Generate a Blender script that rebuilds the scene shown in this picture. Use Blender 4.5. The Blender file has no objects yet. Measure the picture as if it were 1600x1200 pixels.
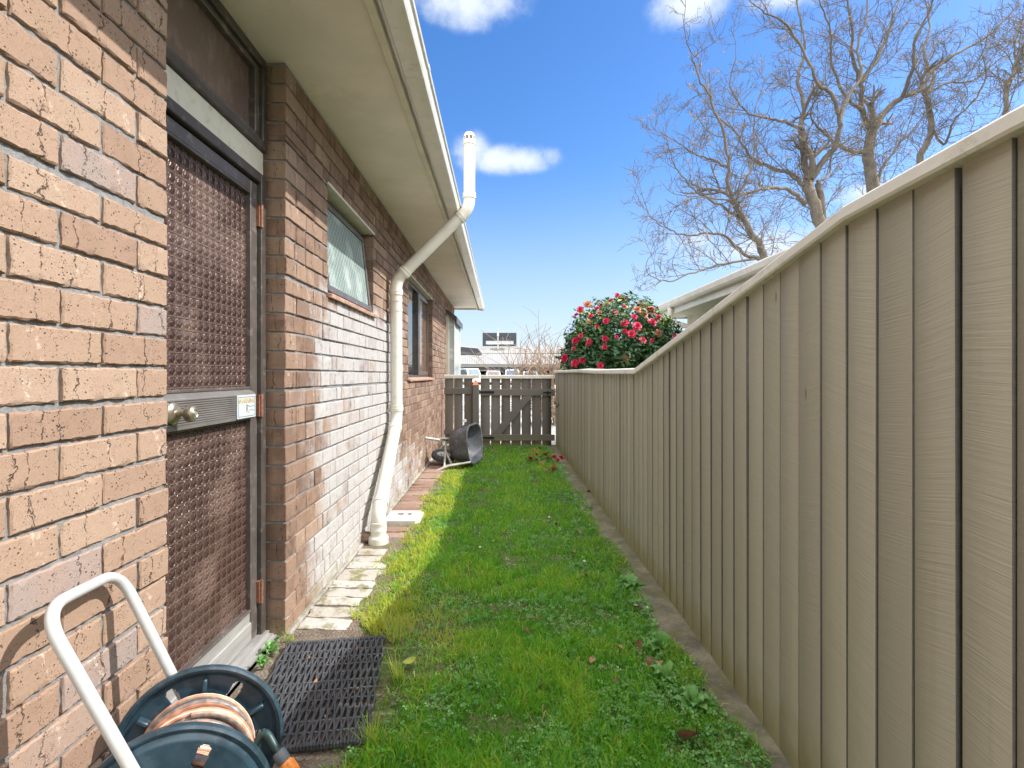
import bpy, bmesh, math, random
import numpy as np
from mathutils import Vector, Matrix, noise as mnoise

random.seed(7)
RNG = np.random.default_rng(11)
scene = bpy.context.scene
COL = scene.collection
R = math.radians

# ------------------------------------------------------------------ camera, sun, sky, exposure
EYE = 1.165
cam_d = bpy.data.cameras.new("camera")
cam = bpy.data.objects.new("camera", cam_d)
COL.objects.link(cam)
cam.location = (0, 0, EYE)
cam.rotation_euler = (R(90), 0, 0)
cam_d.sensor_width = 36
cam_d.lens = 18
cam_d.shift_x = 18 / 1600
cam_d.shift_y = -14 / 1600
cam_d.clip_start = 0.02
cam_d.clip_end = 3000
scene.camera = cam

SUN_ELEV = R(43.3)
SUN_AZ = R(89.4)          # from +Y towards +X : light comes from the right
sun_d = bpy.data.lights.new("sun", 'SUN')
sun = bpy.data.objects.new("sun", sun_d)
COL.objects.link(sun)
sun_d.energy = 2.75
sun_d.angle = R(0.5)
sun_d.color = (1.0, 0.955, 0.90)
sdir = Vector((math.sin(SUN_AZ) * math.cos(SUN_ELEV), math.cos(SUN_AZ) * math.cos(SUN_ELEV), math.sin(SUN_ELEV)))
sun.rotation_euler = sdir.to_track_quat('Z', 'Y').to_euler()
sun.location = (20, 0, 30)

vs = scene.view_settings
vs.view_transform = 'Standard'
vs.look = 'None'
vs.gamma = 1
vs.exposure = 1.22
vs.use_curve_mapping = False


class NT:
    """small helper round a node tree: n(type, {input: value or socket}, attr=...) returns the node"""
    def __init__(s, tree):
        s.t = tree
    def n(s, typ, ins=None, **attrs):
        nd = s.t.nodes.new(typ)
        for k, v in attrs.items():
            setattr(nd, k, v)
        for k, v in (ins or {}).items():
            sock = nd.inputs[k]
            if isinstance(v, bpy.types.NodeSocket):
                s.t.links.new(v, sock)
            else:
                if sock.type == 'RGBA' and len(v) == 3:
                    v = (*v, 1)
                sock.default_value = v
        return nd
    def math(s, op, a, b=0.0, c=0.0, clamp=False):
        nd = s.n('ShaderNodeMath', {0: a, 1: b, 2: c}, operation=op)
        nd.use_clamp = clamp
        return nd.outputs[0]
    def mix(s, f, a, b, typ='MIX'):
        nd = s.n('ShaderNodeMix', {0: f, 6: a, 7: b}, data_type='RGBA', blend_type=typ)
        return nd.outputs[2]
    def ramp(s, f, stops, interp='LINEAR'):
        nd = s.n('ShaderNodeValToRGB', {0: f})
        cr = nd.color_ramp
        cr.interpolation = interp
        while len(cr.elements) < len(stops):
            cr.elements.new(0.5)
        for e, (p, c) in zip(cr.elements, stops):
            e.position = p
            if not hasattr(c, '__len__'):
                c = (c, c, c)
            e.color = (*c, 1)
        return nd.outputs[0]
    def step(s, v, lo, hi, a=0.0, b=1.0):
        nd = s.n('ShaderNodeMapRange', {0: v, 1: lo, 2: hi, 3: a, 4: b}, interpolation_type='SMOOTHSTEP')
        return nd.outputs[0]
    def noise(s, vec, scale, detail=4, rough=0.5, dist=0.0):
        nd = s.n('ShaderNodeTexNoise', {'Vector': vec, 'Scale': scale, 'Detail': detail, 'Roughness': rough, 'Distortion': dist})
        return nd.outputs['Fac']
    def obj(s):
        return s.n('ShaderNodeTexCoord').outputs['Object']
    def pos(s):
        return s.n('ShaderNodeNewGeometry').outputs['Position']
    def attr(s, name):
        return s.n('ShaderNodeAttribute', attribute_name=name)
    def scl(s, vec, v):
        return s.n('ShaderNodeMapping', {'Vector': vec, 'Scale': v}).outputs[0]
    def sep(s, vec):
        return s.n('ShaderNodeSeparateXYZ', {0: vec}).outputs


# ---- world
world = bpy.data.worlds.new("World")
scene.world = world
world.use_nodes = True
wt = world.node_tree
wt.nodes.clear()
W = NT(wt)
sky = W.n('ShaderNodeTexSky', sky_type='NISHITA')
sky.sun_disc = False
sky.sun_elevation = SUN_ELEV
sky.sun_rotation = SUN_AZ
sky.altitude = 0
sky.air_density = 1.0
sky.dust_density = 0.6
sky.ozone_density = 2.0
gen = W.n('ShaderNodeTexCoord').outputs['Generated']
hsv = W.n('ShaderNodeHueSaturation', {'Hue': 0.508, 'Saturation': 1.32, 'Value': 1.0, 'Color': sky.outputs[0]})
dx, dy, dz = W.sep(gen)


def pdir(px, py):
    return Vector(((px - 782) / 800, 1, (586 - py) / 800)).normalized()


warp = W.n('ShaderNodeTexNoise', {'Vector': gen, 'Scale': 7.0, 'Detail': 6.0, 'Roughness': 0.62})
fine = W.noise(gen, 26.0, 6, 0.6)
total = None
for (px, py, rx, rz, k) in ((735, 4, 0.125, 0.048, 1.0), (1078, 4, 0.085, 0.050, 1.0), (800, 250, 0.105, 0.034, 0.85),
                            (1230, -8, 0.10, 0.035, 0.9), (1350, 300, 0.055, 0.026, 0.8), (1185, 385, 0.20, 0.045, 0.6),
                            (735, 238, 0.05, 0.045, 0.75), (860, 242, 0.04, 0.03, 0.6),
                            (1100, 375, 0.12, 0.03, 0.5)):
    c = pdir(px, py)
    right = Vector((c.y, -c.x, 0)).normalized()
    up = right.cross(c).normalized()
    a = W.n('ShaderNodeVectorMath', {0: gen, 1: tuple(right / rx)}, operation='DOT_PRODUCT').outputs['Value']
    b = W.n('ShaderNodeVectorMath', {0: gen, 1: tuple(up / rz)}, operation='DOT_PRODUCT').outputs['Value']
    b = W.math('SUBTRACT', b, c.dot(up) / rz)
    f = W.n('ShaderNodeVectorMath', {0: gen, 1: tuple(c)}, operation='DOT_PRODUCT').outputs['Value']
    r2 = W.math('ADD', W.math('MULTIPLY', a, a), W.math('MULTIPLY', b, b))
    m = W.math('MULTIPLY', W.math('SUBTRACT', 1.0, W.math('SQRT', r2), clamp=True), k)
    m = W.math('MULTIPLY', m, W.math('GREATER_THAN', f, 0.0))
    total = m if total is None else W.math('MAXIMUM', total, m)
nz = W.math('ADD', W.math('MULTIPLY', W.math('SUBTRACT', warp.outputs['Fac'], 0.5), 1.5),
            W.math('MULTIPLY', W.math('SUBTRACT', fine, 0.5), 0.7))
cl = W.math('ADD', total, nz)
cl = W.math('MULTIPLY', W.step(cl, 0.02, 0.95), W.step(total, 0.0, 0.35))
# unseen broken cloud added behind the camera and overhead to brighten the shade
bn = W.noise(W.scl(gen, (1, 1, 2.2)), 2.6, 6, 0.6)
over = W.math('MAXIMUM', W.step(dy, 0.15, -0.30), W.step(dz, 0.68, 0.84))
back = W.math('MULTIPLY', W.step(bn, 0.33, 0.55), over)
back = W.math('MULTIPLY', back, W.step(dz, 0.02, 0.2))
hz = W.math('MULTIPLY', W.step(dz, 0.40, -0.02), 0.72)
skyc = W.mix(hz, hsv.outputs[0], (2.7, 3.0, 3.95))
skyc = W.mix(cl, skyc, (3.9, 4.25, 4.7))
skyc = W.mix(back, skyc, (17.0, 16.4, 15.6))
bg = W.n('ShaderNodeBackground', {'Color': skyc, 'Strength': 0.107})
wo = W.n('ShaderNodeOutputWorld')
wt.links.new(bg.outputs[0], wo.inputs[0])


# ------------------------------------------------------------------ object helpers
def at(px, py, Y):
    """3-D point seen at pixel (px, py) of the photograph at depth Y"""
    return Vector(((px - 782) * Y / 800, Y, EYE - (py - 586) * Y / 800))


def props(o, label=None, cat=None, group=None, kind=None):
    if label: o['label'] = label
    if cat: o['category'] = cat
    if group: o['group'] = group
    if kind: o['kind'] = kind
    return o


def thing(name, label, cat, loc=(0, 0, 0), rz=0, group=None):
    o = bpy.data.objects.new(name, None)
    o.empty_display_size = 0.1
    COL.objects.link(o)
    o.location = loc
    o.rotation_euler = (0, 0, rz)
    return props(o, label, cat, group)


class MB:
    """collects shapes; build() links them as ONE mesh object"""
    def __init__(s):
        s.v = []
        s.f = []
    def add(s, verts, faces):
        o = len(s.v)
        s.v.extend([tuple(x) for x in verts])
        s.f.extend([tuple(i + o for i in f) for f in faces])
        return s
    def box(s, lo, hi, b=0.003, M=None):
        lo, hi = Vector(lo), Vector(hi)
        c = (lo + hi) / 2
        h = (hi - lo) / 2
        b = min(b, min(h) * 0.49)
        vs_, idx = [], {}
        for sx in (-1, 1):
            for sy in (-1, 1):
                for sz in (-1, 1):
                    for ax in range(3):
                        p = [sx * (h.x - b), sy * (h.y - b), sz * (h.z - b)]
                        p[ax] = (sx, sy, sz)[ax] * h[ax]
                        idx[(sx, sy, sz, ax)] = len(vs_)
                        q = c + Vector(p)
                        vs_.append(M @ q if M else q)
        fs = []
        for ax in range(3):
            o1, o2 = [a for a in range(3) if a != ax]
            for sg in (-1, 1):
                loop = []
                for (u, w) in ((-1, -1), (1, -1), (1, 1), (-1, 1)):
                    k = [0, 0, 0]; k[ax] = sg; k[o1] = u; k[o2] = w
                    loop.append(idx[(*k, ax)])
                fs.append(loop)
            for u in (-1, 1):
                for w in (-1, 1):
                    k1 = [0, 0, 0]; k2 = [0, 0, 0]
                    k1[ax], k2[ax] = -1, 1
                    k1[o1] = k2[o1] = u; k1[o2] = k2[o2] = w
                    fs.append([idx[(*k1, o1)], idx[(*k2, o1)], idx[(*k2, o2)], idx[(*k1, o2)]])
        for sx in (-1, 1):
            for sy in (-1, 1):
                for sz in (-1, 1):
                    fs.append([idx[(sx, sy, sz, a)] for a in range(3)])
        return s.add(vs_, fs)
    def tube(s, path, rad, n=12, cap=True):
        P = [Vector(p) for p in path]
        if not hasattr(rad, '__len__'):
            rad = [rad] * len(P)
        rings = []
        t0 = (P[1] - P[0]).normalized()
        ref = Vector((0, 0, 1)) if abs(t0.z) < 0.9 else Vector((1, 0, 0))
        u = t0.cross(ref).normalized()
        vs_ = []
        for i, p in enumerate(P):
            if i == 0: t = t0
            elif i == len(P) - 1: t = (P[i] - P[i - 1]).normalized()
            else: t = ((P[i] - P[i - 1]).normalized() + (P[i + 1] - P[i]).normalized()).normalized()
            u = (u - t * u.dot(t)).normalized()
            w = t.cross(u)
            for k in range(n):
                a = 2 * math.pi * k / n
                vs_.append(p + (u * math.cos(a) + w * math.sin(a)) * rad[i])
        fs = []
        for i in range(len(P) - 1):
            for k in range(n):
                k2 = (k + 1) % n
                fs.append([i * n + k, i * n + k2, (i + 1) * n + k2, (i + 1) * n + k])
        if cap:
            fs.append(list(range(n - 1, -1, -1)))
            fs.append([(len(P) - 1) * n + k for k in range(n)])
        return s.add(vs_, fs)
    def lathe(s, prof, origin, axis, n=32, close=False):
        """prof: (radius, height along axis)"""
        axis = Vector(axis).normalized()
        ref = Vector((0, 0, 1)) if abs(axis.z) < 0.9 else Vector((1, 0, 0))
        u = axis.cross(ref).normalized(); w = axis.cross(u)
        o = Vector(origin)
        vs_, fs = [], []
        for (r, h) in prof:
            for k in range(n):
                a = 2 * math.pi * k / n
                vs_.append(o + axis * h + (u * math.cos(a) + w * math.sin(a)) * max(r, 1e-5))
        m = len(prof)
        for i in range(m if close else m - 1):
            j = (i + 1) % m
            for k in range(n):
                k2 = (k + 1) % n
                fs.append([i * n + k, i * n + k2, j * n + k2, j * n + k])
        return s.add(vs_, fs)
    def prism(s, poly, vec):
        """closed polygon (3-D points) extruded by vec"""
        P = [Vector(p) for p in poly]; vec = Vector(vec); n = len(P)
        fs = [list(range(n - 1, -1, -1)), [n + i for i in range(n)]]
        for i in range(n):
            j = (i + 1) % n
            fs.append([i, j, n + j, n + i])
        return s.add(P + [p + vec for p in P], fs)
    def build(s, name, m, parent=None, smooth=True, recalc=True, ang=35):
        me = bpy.data.meshes.new(name)
        me.from_pydata(s.v, [], s.f)
        if recalc:
            bm = bmesh.new(); bm.from_mesh(me)
            bmesh.ops.recalc_face_normals(bm, faces=bm.faces)
            bm.to_mesh(me); bm.free()
        me.materials.append(m)
        if smooth:
            me.shade_smooth()
            me.set_sharp_from_angle(angle=R(ang))
        o = bpy.data.objects.new(name, me)
        COL.objects.link(o)
        if parent:
            o.parent = parent
            # builders work in world coordinates: keep them
            o.matrix_parent_inverse = world_of(parent).inverted()
        return o


def world_of(o):
    m = o.matrix_basis.copy()
    if o.parent:
        m = world_of(o.parent) @ o.matrix_parent_inverse @ m
    return m


def mesh_np(name, V, F, m, parent=None, attrs=None, smooth=False, ang=50):
    """V (n,3) and F (k,4) / (k,3) arrays -> object; attrs {name: (n,3)} stored per vertex"""
    me = bpy.data.meshes.new(name)
    V = np.asarray(V, np.float32)
    Fs = F if isinstance(F, (list, tuple)) else [F]
    me.vertices.add(len(V))
    me.vertices.foreach_set("co", V.ravel())
    loops = np.concatenate([f.ravel() for f in Fs]).astype(np.int32)
    sizes = np.concatenate([np.full(len(f), f.shape[1]) for f in Fs]).astype(np.int32)
    starts = np.concatenate([[0], np.cumsum(sizes)[:-1]]).astype(np.int32)
    me.loops.add(len(loops)); me.loops.foreach_set("vertex_index", loops)
    me.polygons.add(len(sizes))
    me.polygons.foreach_set("loop_start", starts)
    me.polygons.foreach_set("loop_total", sizes)
    me.update(calc_edges=True)
    for k, a in (attrs or {}).items():
        at_ = me.attributes.new(k, 'FLOAT_VECTOR', 'POINT')
        at_.data.foreach_set("vector", np.asarray(a, np.float32).ravel())
    if smooth:
        me.shade_smooth()
        me.set_sharp_from_angle(angle=R(ang))
    me.materials.append(m)
    me.validate()
    o = bpy.data.objects.new(name, me)
    COL.objects.link(o)
    if parent:
        o.parent = parent
        o.matrix_parent_inverse = world_of(parent).inverted()
    return o


def copy_tree(o, parent=None):
    c = o.copy()
    COL.objects.link(c)
    if parent:
        c.parent = parent
        c.matrix_parent_inverse = o.matrix_parent_inverse.copy()
    for ch in list(o.children):
        copy_tree(ch, c)
    return c


# ------------------------------------------------------------------ materials
def new_mat(name):
    m = bpy.data.materials.new(name)
    m.use_nodes = True
    t = m.node_tree
    t.nodes.clear()
    n = NT(t)
    out = n.n('ShaderNodeOutputMaterial')
    b = n.n('ShaderNodeBsdfPrincipled')
    t.links.new(b.outputs[0], out.inputs[0])
    return m, n, b, out


def setp(n, b, **kw):
    for k, v in kw.items():
        k = k.replace('_', ' ')
        if isinstance(v, bpy.types.NodeSocket):
            n.t.links.new(v, b.inputs[k])
        else:
            s = b.inputs[k]
            s.default_value = (*v, 1) if (s.type == 'RGBA' and len(v) == 3) else v


def bump(n, b, h, dist=0.002, strength=1.0):
    nd = n.n('ShaderNodeBump', {'Height': h, 'Distance': dist, 'Strength': strength})
    n.t.links.new(nd.outputs[0], b.inputs['Normal'])


def simple(name, c, rough=0.5, metal=0.0, var=0.18, scale=9.0, dirt=None, bmp=0.0, bscale=120.0, stretch=(1, 1, 1), spec=0.5, coat=0.0):
    m, n, b, _ = new_mat(name)
    p = n.scl(n.obj(), stretch)
    f = n.noise(p, scale, 5, 0.6)
    col = n.mix(n.step(f, 0.3, 0.7), tuple(x * (1 - var) for x in c), tuple(min(1, x * (1 + var)) for x in c))
    if dirt:
        d = n.noise(p, scale * 2.7, 6, 0.7)
        col = n.mix(n.math('MULTIPLY', n.step(d, 0.52, 0.72), 0.7), col, dirt)
    setp(n, b, Base_Color=col, Roughness=n.step(n.noise(p, scale * 4, 3), 0.2, 0.8, rough * 0.85, min(1, rough * 1.15)),
         Metallic=metal)
    b.inputs['Specular IOR Level'].default_value = spec
    b.inputs['Coat Weight'].default_value = coat
    if bmp:
        bump(n, b, n.noise(p, bscale, 4, 0.6), bmp)
    return m


def brick_material():
    m, n, b, _ = new_mat('clay_brick')
    P = n.pos()
    a = n.attr('tone'); L = n.attr('local')
    r1, r2, r3 = n.sep(a.outputs['Vector'])
    lu, lv, _l = n.sep(L.outputs['Vector'])
    py_, pz_ = n.sep(P)[1], n.sep(P)[2]
    base = n.ramp(r1, [(0.0, (0.30, 0.205, 0.147)), (0.3, (0.345, 0.242, 0.172)), (0.7, (0.39, 0.28, 0.20)), (1.0, (0.44, 0.33, 0.245))])
    base = n.mix(n.step(r2, 0.955, 0.965), base, (0.33, 0.28, 0.255))
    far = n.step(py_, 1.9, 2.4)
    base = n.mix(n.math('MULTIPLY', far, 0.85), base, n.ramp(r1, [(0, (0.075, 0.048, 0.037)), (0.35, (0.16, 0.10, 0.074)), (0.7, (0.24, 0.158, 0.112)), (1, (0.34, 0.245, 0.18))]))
    big = n.noise(P, 14, 5, 0.6)
    base = n.mix(n.math('MULTIPLY', n.step(big, 0.35, 0.7), 0.45), base, (0.40, 0.27, 0.20))
    gr = n.noise(P, 260, 5, 0.7)
    base = n.mix(n.step(gr, 0.25, 0.75, 0.0, 0.48), base, (0.21, 0.13, 0.085), 'MIX')
    # dark pits
    vo = n.n('ShaderNodeTexVoronoi', {'Vector': n.scl(P, (1, 1, 1)), 'Scale': 105.0, 'Randomness': 1.0}, feature='F1')
    pm = n.math('MULTIPLY', n.step(vo.outputs['Distance'], 0.27, 0.16), n.step(n.noise(P, 24, 4, 0.7), 0.50, 0.62))
    vo2 = n.n('ShaderNodeTexVoronoi', {'Vector': n.scl(P, (1, 1, 0.6)), 'Scale': 300.0}, feature='F1')
    pm2 = n.math('MULTIPLY', n.step(vo2.outputs['Distance'], 0.3, 0.18), n.step(n.noise(P, 45, 4, 0.7), 0.52, 0.62))
    pits = n.math('MAXIMUM', pm, n.math('MULTIPLY', pm2, 0.8))
    # drag marks: one or two near-vertical gouges per brick
    wob = n.math('MULTIPLY', n.math('SUBTRACT', n.noise(P, 26, 4, 0.6), 0.5), 0.07)
    def gouge(u0, w, keep, off):
        d = n.math('ABSOLUTE', n.math('ADD', n.math('SUBTRACT', lu, u0), wob))
        g = n.step(d, w, w * 0.15)
        return n.math('MULTIPLY', g, n.math('MULTIPLY', keep, n.step(n.noise(n.n('ShaderNodeMapping', {'Vector': P, 'Location': (off, off, off)}).outputs[0], 60, 4, 0.7), 0.42, 0.56)))
    u1 = n.math('MULTIPLY', n.math('SUBTRACT', r3, 0.5), 0.16)
    g1 = gouge(u1, 0.0035, n.step(r2, 0.38, 0.40), 0.0)
    u2 = n.math('MULTIPLY', n.math('SUBTRACT', n.math('FRACT', n.math('MULTIPLY', r3, 7.3)), 0.5), 0.19)
    g2 = gouge(u2, 0.0024, n.step(r2, 0.62, 0.60), 3.0)
    dark = n.math('MAXIMUM', pits, n.math('MAXIMUM', g1, g2))
    # pale scuff beside some gouges
    d3 = n.math('ABSOLUTE', n.math('ADD', n.math('SUBTRACT', lu, n.math('MULTIPLY', u2, -0.8)), n.math('ADD', wob, n.math('MULTIPLY', lv, 0.35))))
    sc = n.math('MULTIPLY', n.step(d3, 0.013, 0.002), n.step(n.noise(P, 75, 5, 0.75), 0.50, 0.62))
    base = n.mix(n.math('MULTIPLY', n.math('MULTIPLY', sc, 0.75), n.step(r1, 0.45, 0.5)), base, (0.62, 0.50, 0.40))
    # lime bloom on the wall between the door and the vent pipe
    def soft(v, a0, a1, b0, b1):
        return n.math('MULTIPLY', n.step(v, a0, a1), n.step(v, b1, b0))
    bl = n.math('MULTIPLY', soft(py_, 2.25, 3.0, 4.6, 5.4), n.step(pz_, 1.85, 1.5))
    low = n.math('MULTIPLY', n.step(pz_, 0.75, 0.2), soft(py_, 2.3, 2.7, 5.6, 7.2))
    bl = n.math('MAXIMUM', bl, n.math('MULTIPLY', low, 0.75))
    blr = n.math('ADD', bl, n.math('MULTIPLY', n.math('SUBTRACT', r3, 0.5), 0.55))
    blm = n.math('MULTIPLY', n.step(n.math('ADD', blr, n.math('MULTIPLY', n.math('SUBTRACT', n.noise(P, 9, 5, 0.65), 0.5), 0.9)), 0.45, 0.95), n.step(bl, 0.0, 0.25))
    col = n.mix(n.math('MULTIPLY', blm, 0.88), base, n.mix(n.noise(P, 40, 4), (0.37, 0.355, 0.345), (0.54, 0.53, 0.52)))
    col = n.mix(n.math('MULTIPLY', dark, n.math('SUBTRACT', 0.82, n.math('MULTIPLY', blm, 0.30))), col, (0.045, 0.028, 0.02))
    # moss at the footing
    mo = n.math('MULTIPLY', n.step(pz_, 0.10, 0.0), n.step(n.noise(P, 12, 4), 0.4, 0.65))
    col = n.mix(n.math('MULTIPLY', mo, 0.6), col, (0.26, 0.25, 0.12))
    # shade of the door jamb painted in: brick ends darker than the faces
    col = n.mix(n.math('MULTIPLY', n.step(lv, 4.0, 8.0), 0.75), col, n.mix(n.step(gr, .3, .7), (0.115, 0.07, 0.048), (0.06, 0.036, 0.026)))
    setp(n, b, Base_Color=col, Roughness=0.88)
    b.inputs['Specular IOR Level'].default_value = 0.25
    h = n.math('SUBTRACT', n.math('ADD', n.math('MULTIPLY', gr, 0.22), n.math('MULTIPLY', n.noise(P, 60, 4, 0.6), 0.35)), n.math('MULTIPLY', dark, 1.0))
    bump(n, b, h, 0.0035)
    return m


def mortar_material():
    m, n, b, _ = new_mat('mortar')
    P = n.pos()
    f = n.noise(P, 55, 6, 0.7)
    col = n.ramp(f, [(0.25, (0.15, 0.15, 0.148)), (0.55, (0.245, 0.246, 0.243)), (0.8, (0.34, 0.34, 0.335))])
    pz_ = n.sep(P)[2]
    col = n.mix(n.math('MULTIPLY', n.step(pz_, 0.12, 0.0), 0.5), col, (0.36, 0.34, 0.2))
    setp(n, b, Base_Color=col, Roughness=0.95)
    bump(n, b, n.math('ADD', f, n.math('MULTIPLY', n.noise(P, 400, 3), 0.4)), 0.005)
    return m


def patterned_glass(name, c1, c2, cell, rough, diamond=False, spec=0.6):
    """cast glass: a square cell with a domed boss and a thin rib between cells, in the Y-Z plane"""
    m, n, b, _ = new_mat(name)
    P = n.obj()
    if diamond:
        P = n.n('ShaderNodeMapping', {'Vector': P, 'Rotation': (R(45), 0, 0)}).outputs[0]
    s_ = n.sep(P)
    fy = n.math('SUBTRACT', n.math('FRACT', n.math('ADD', n.math('MULTIPLY', s_[1], 1 / cell), 50)), 0.5)
    fz = n.math('SUBTRACT', n.math('FRACT', n.math('ADD', n.math('MULTIPLY', s_[2], 1 / cell), 50)), 0.5)
    ay, az = n.math('ABSOLUTE', fy), n.math('ABSOLUTE', fz)
    edge = n.math('MAXIMUM', ay, az)
    r = n.math('SQRT', n.math('ADD', n.math('MULTIPLY', fy, fy), n.math('MULTIPLY', fz, fz)))
    dome = n.step(r, 0.40, 0.10)
    rib = n.step(edge, 0.44, 0.492)
    petal = n.math('MULTIPLY', n.math('SINE', n.math('MULTIPLY', n.math('ARCTAN2', fz, fy), 4.0)), 0.12)
    boss = n.step(n.math('ABSOLUTE', n.math('SUBTRACT', r, 0.47)), 0.06, 0.0)
    h = n.math('ADD', n.math('MAXIMUM', n.math('MULTIPLY', dome, 0.75), n.math('ADD', n.math('MULTIPLY', rib, 0.6), n.math('MULTIPLY', boss, 0.25))), petal)
    col = n.mix(n.math('MAXIMUM', rib, n.math('MULTIPLY', boss, 0.5)), c1, c2)
    col = n.mix(n.math('MULTIPLY', n.step(n.noise(P, 5, 4), 0.45, 0.7), 0.35), col, tuple(x * 1.5 for x in c2))
    setp(n, b, Base_Color=col, Roughness=rough)
    b.inputs['Specular IOR Level'].default_value = spec
    bump(n, b, h, cell * 0.16)
    return m


def fence_paint(name, c, raw_edge=False, moss=True):
    m, n, b, _ = new_mat(name)
    P = n.pos()
    t = n.sep(n.attr('tone').outputs['Vector'])
    col = n.mix(t[0], tuple(x * 0.86 for x in c), tuple(x * 1.10 for x in c))
    # saw marks run slightly off level, different on each board
    tilt = n.math('MULTIPLY', n.math('SUBTRACT', t[1], 0.5), 0.9)
    x_, y_, z_ = n.sep(P)
    ph = n.math('ADD', n.math('ADD', z_, n.math('MULTIPLY', y_, tilt)), n.math('MULTIPLY', t[2], 3.0))
    ph = n.math('ADD', ph, n.math('MULTIPLY', n.noise(P, 2.5, 1), 0.012))
    cv = n.n('ShaderNodeCombineXYZ', {0: ph, 1: n.math('MULTIPLY', y_, 0.02), 2: t[2]}).outputs[0]
    saw = n.noise(cv, 230, 3, 0.7)
    saw2 = n.noise(cv, 45, 3, 0.6)
    col = n.mix(n.step(saw, 0.3, 0.75, 0.0, 0.32), col, tuple(x * 0.72 for x in c))
    col = n.mix(n.step(saw2, 0.55, 0.8, 0.0, 0.18), col, tuple(x * 1.22 for x in c))
    st = n.noise(n.scl(P, (30, 30, 1.2)), 1.0, 5, 0.6)
    col = n.mix(n.step(st, 0.55, 0.8, 0.0, 0.35), col, tuple(x * 0.78 for x in c))
    fleck = n.step(n.noise(n.scl(P, (40, 40, 11)), 1.0, 2, 0.5), 0.815, 0.835)
    kn = n.n('ShaderNodeTexVoronoi', {'Vector': n.scl(P, (3, 9, 2.2)), 'Scale': 1.0}, feature='F1')
    col = n.mix(n.math('MULTIPLY', n.step(kn.outputs['Distance'], 0.055, 0.02), 0.8), col, (0.16, 0.10, 0.06))
    chip = n.math('MULTIPLY', fleck, 0.75)
    col = n.mix(chip, col, (0.55, 0.52, 0.45))
    if raw_edge:
        # sawn edges were never stained
        ny = n.sep(n.n('ShaderNodeNewGeometry').outputs['True Normal'])[1]
        col = n.mix(n.step(n.math('ABSOLUTE', ny), 0.75, 0.9, 0, 0.92), col, n.mix(n.noise(P, 60, 4), (0.085, 0.085, 0.08), (0.17, 0.168, 0.155)))
    if moss:
        mz = n.math('ADD', z_, n.math('MULTIPLY', n.noise(P, 9, 4), -0.22))
        col = n.mix(n.step(mz, 0.10, -0.10, 0.0, 0.75), col, (0.23, 0.22, 0.09))
    setp(n, b, Base_Color=col, Roughness=0.62)
    b.inputs['Specular IOR Level'].default_value = 0.35
    bump(n, b, n.math('ADD', n.math('MULTIPLY', saw, 0.8), n.math('MULTIPLY', saw2, 0.2)), 0.0018)
    return m


def leaf_material(name, ramp, rough=0.5, trans=0.3, spec=0.4):
    m, n, b, out = new_mat(name)
    t = n.sep(n.attr('tone').outputs['Vector'])
    col = n.ramp(t[0], ramp)
    setp(n, b, Base_Color=col, Roughness=rough)
    b.inputs['Specular IOR Level'].default_value = spec
    tr = n.n('ShaderNodeBsdfTranslucent', {'Color': n.mix(0.5, col, (0.55, 0.75, 0.08), 'MULTIPLY') if False else col})
    mx = n.n('ShaderNodeMixShader', {0: trans})
    n.t.links.new(b.outputs[0], mx.inputs[1]); n.t.links.new(tr.outputs[0], mx.inputs[2])
    n.t.links.new(mx.outputs[0], out.inputs[0])
    return m


def ground_material():
    m, n, b, _ = new_mat('soil_and_turf')
    P = n.pos()
    f = n.noise(P, 6, 6, 0.65); g = n.noise(P, 70, 5, 0.7)
    col = n.mix(n.step(f, 0.35, 0.65), (0.12, 0.20, 0.035), (0.19, 0.18, 0.08))
    col = n.mix(n.step(g, 0.3, 0.75), col, (0.03, 0.03, 0.012))
    setp(n, b, Base_Color=col, Roughness=0.95)
    bump(n, b, g, 0.01)
    return m


def soil_material():
    m, n, b, _ = new_mat('grey_dirt')
    P = n.pos()
    f = n.noise(P, 8, 5, 0.65); g = n.noise(P, 130, 5, 0.75)
    vo = n.n('ShaderNodeTexVoronoi', {'Vector': P, 'Scale': 90.0}, feature='F1').outputs['Distance']
    col = n.mix(n.step(f, 0.35, 0.65), (0.17, 0.125, 0.09), (0.27, 0.225, 0.18))
    col = n.mix(n.step(g, 0.35, 0.75, 0, 0.7), col, (0.10, 0.075, 0.05))
    col = n.mix(n.step(vo, 0.22, 0.12, 0, 0.8), col, (0.42, 0.38, 0.33))
    col = n.mix(n.step(n.noise(P, 5, 4), 0.55, 0.72, 0, 0.6), col, (0.14, 0.15, 0.05))
    setp(n, b, Base_Color=col, Roughness=0.95)
    bump(n, b, n.math('SUBTRACT', g, vo), 0.008)
    return m


def concrete_material(name, c, mossy=0.5, scale=6.0):
    m, n, b, _ = new_mat(name)
    P = n.pos()
    f = n.noise(P, scale, 6, 0.7); g = n.noise(P, 160, 4, 0.7)
    col = n.mix(n.step(f, 0.32, 0.68), tuple(x * 0.5 for x in c), tuple(x * 1.25 for x in c))
    col = n.mix(n.step(g, 0.4, 0.8, 0, 0.5), col, tuple(x * 0.5 for x in c))
    ms = n.noise(n.scl(P, (1, 1, 1)), scale * 0.9, 6, 0.7)
    col = n.mix(n.math('MULTIPLY', n.step(ms, 0.46, 0.64), mossy), col, (0.13, 0.135, 0.045))
    vo = n.n('ShaderNodeTexVoronoi', {'Vector': P, 'Scale': 45.0}, feature='F1').outputs['Distance']
    col = n.mix(n.step(vo, 0.16, 0.1, 0, 0.5), col, tuple(min(1, x * 1.9) for x in c))
    setp(n, b, Base_Color=col, Roughness=0.93)
    bump(n, b, n.math('ADD', g, n.math('MULTIPLY', f, 0.5)), 0.004)
    return m


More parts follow.
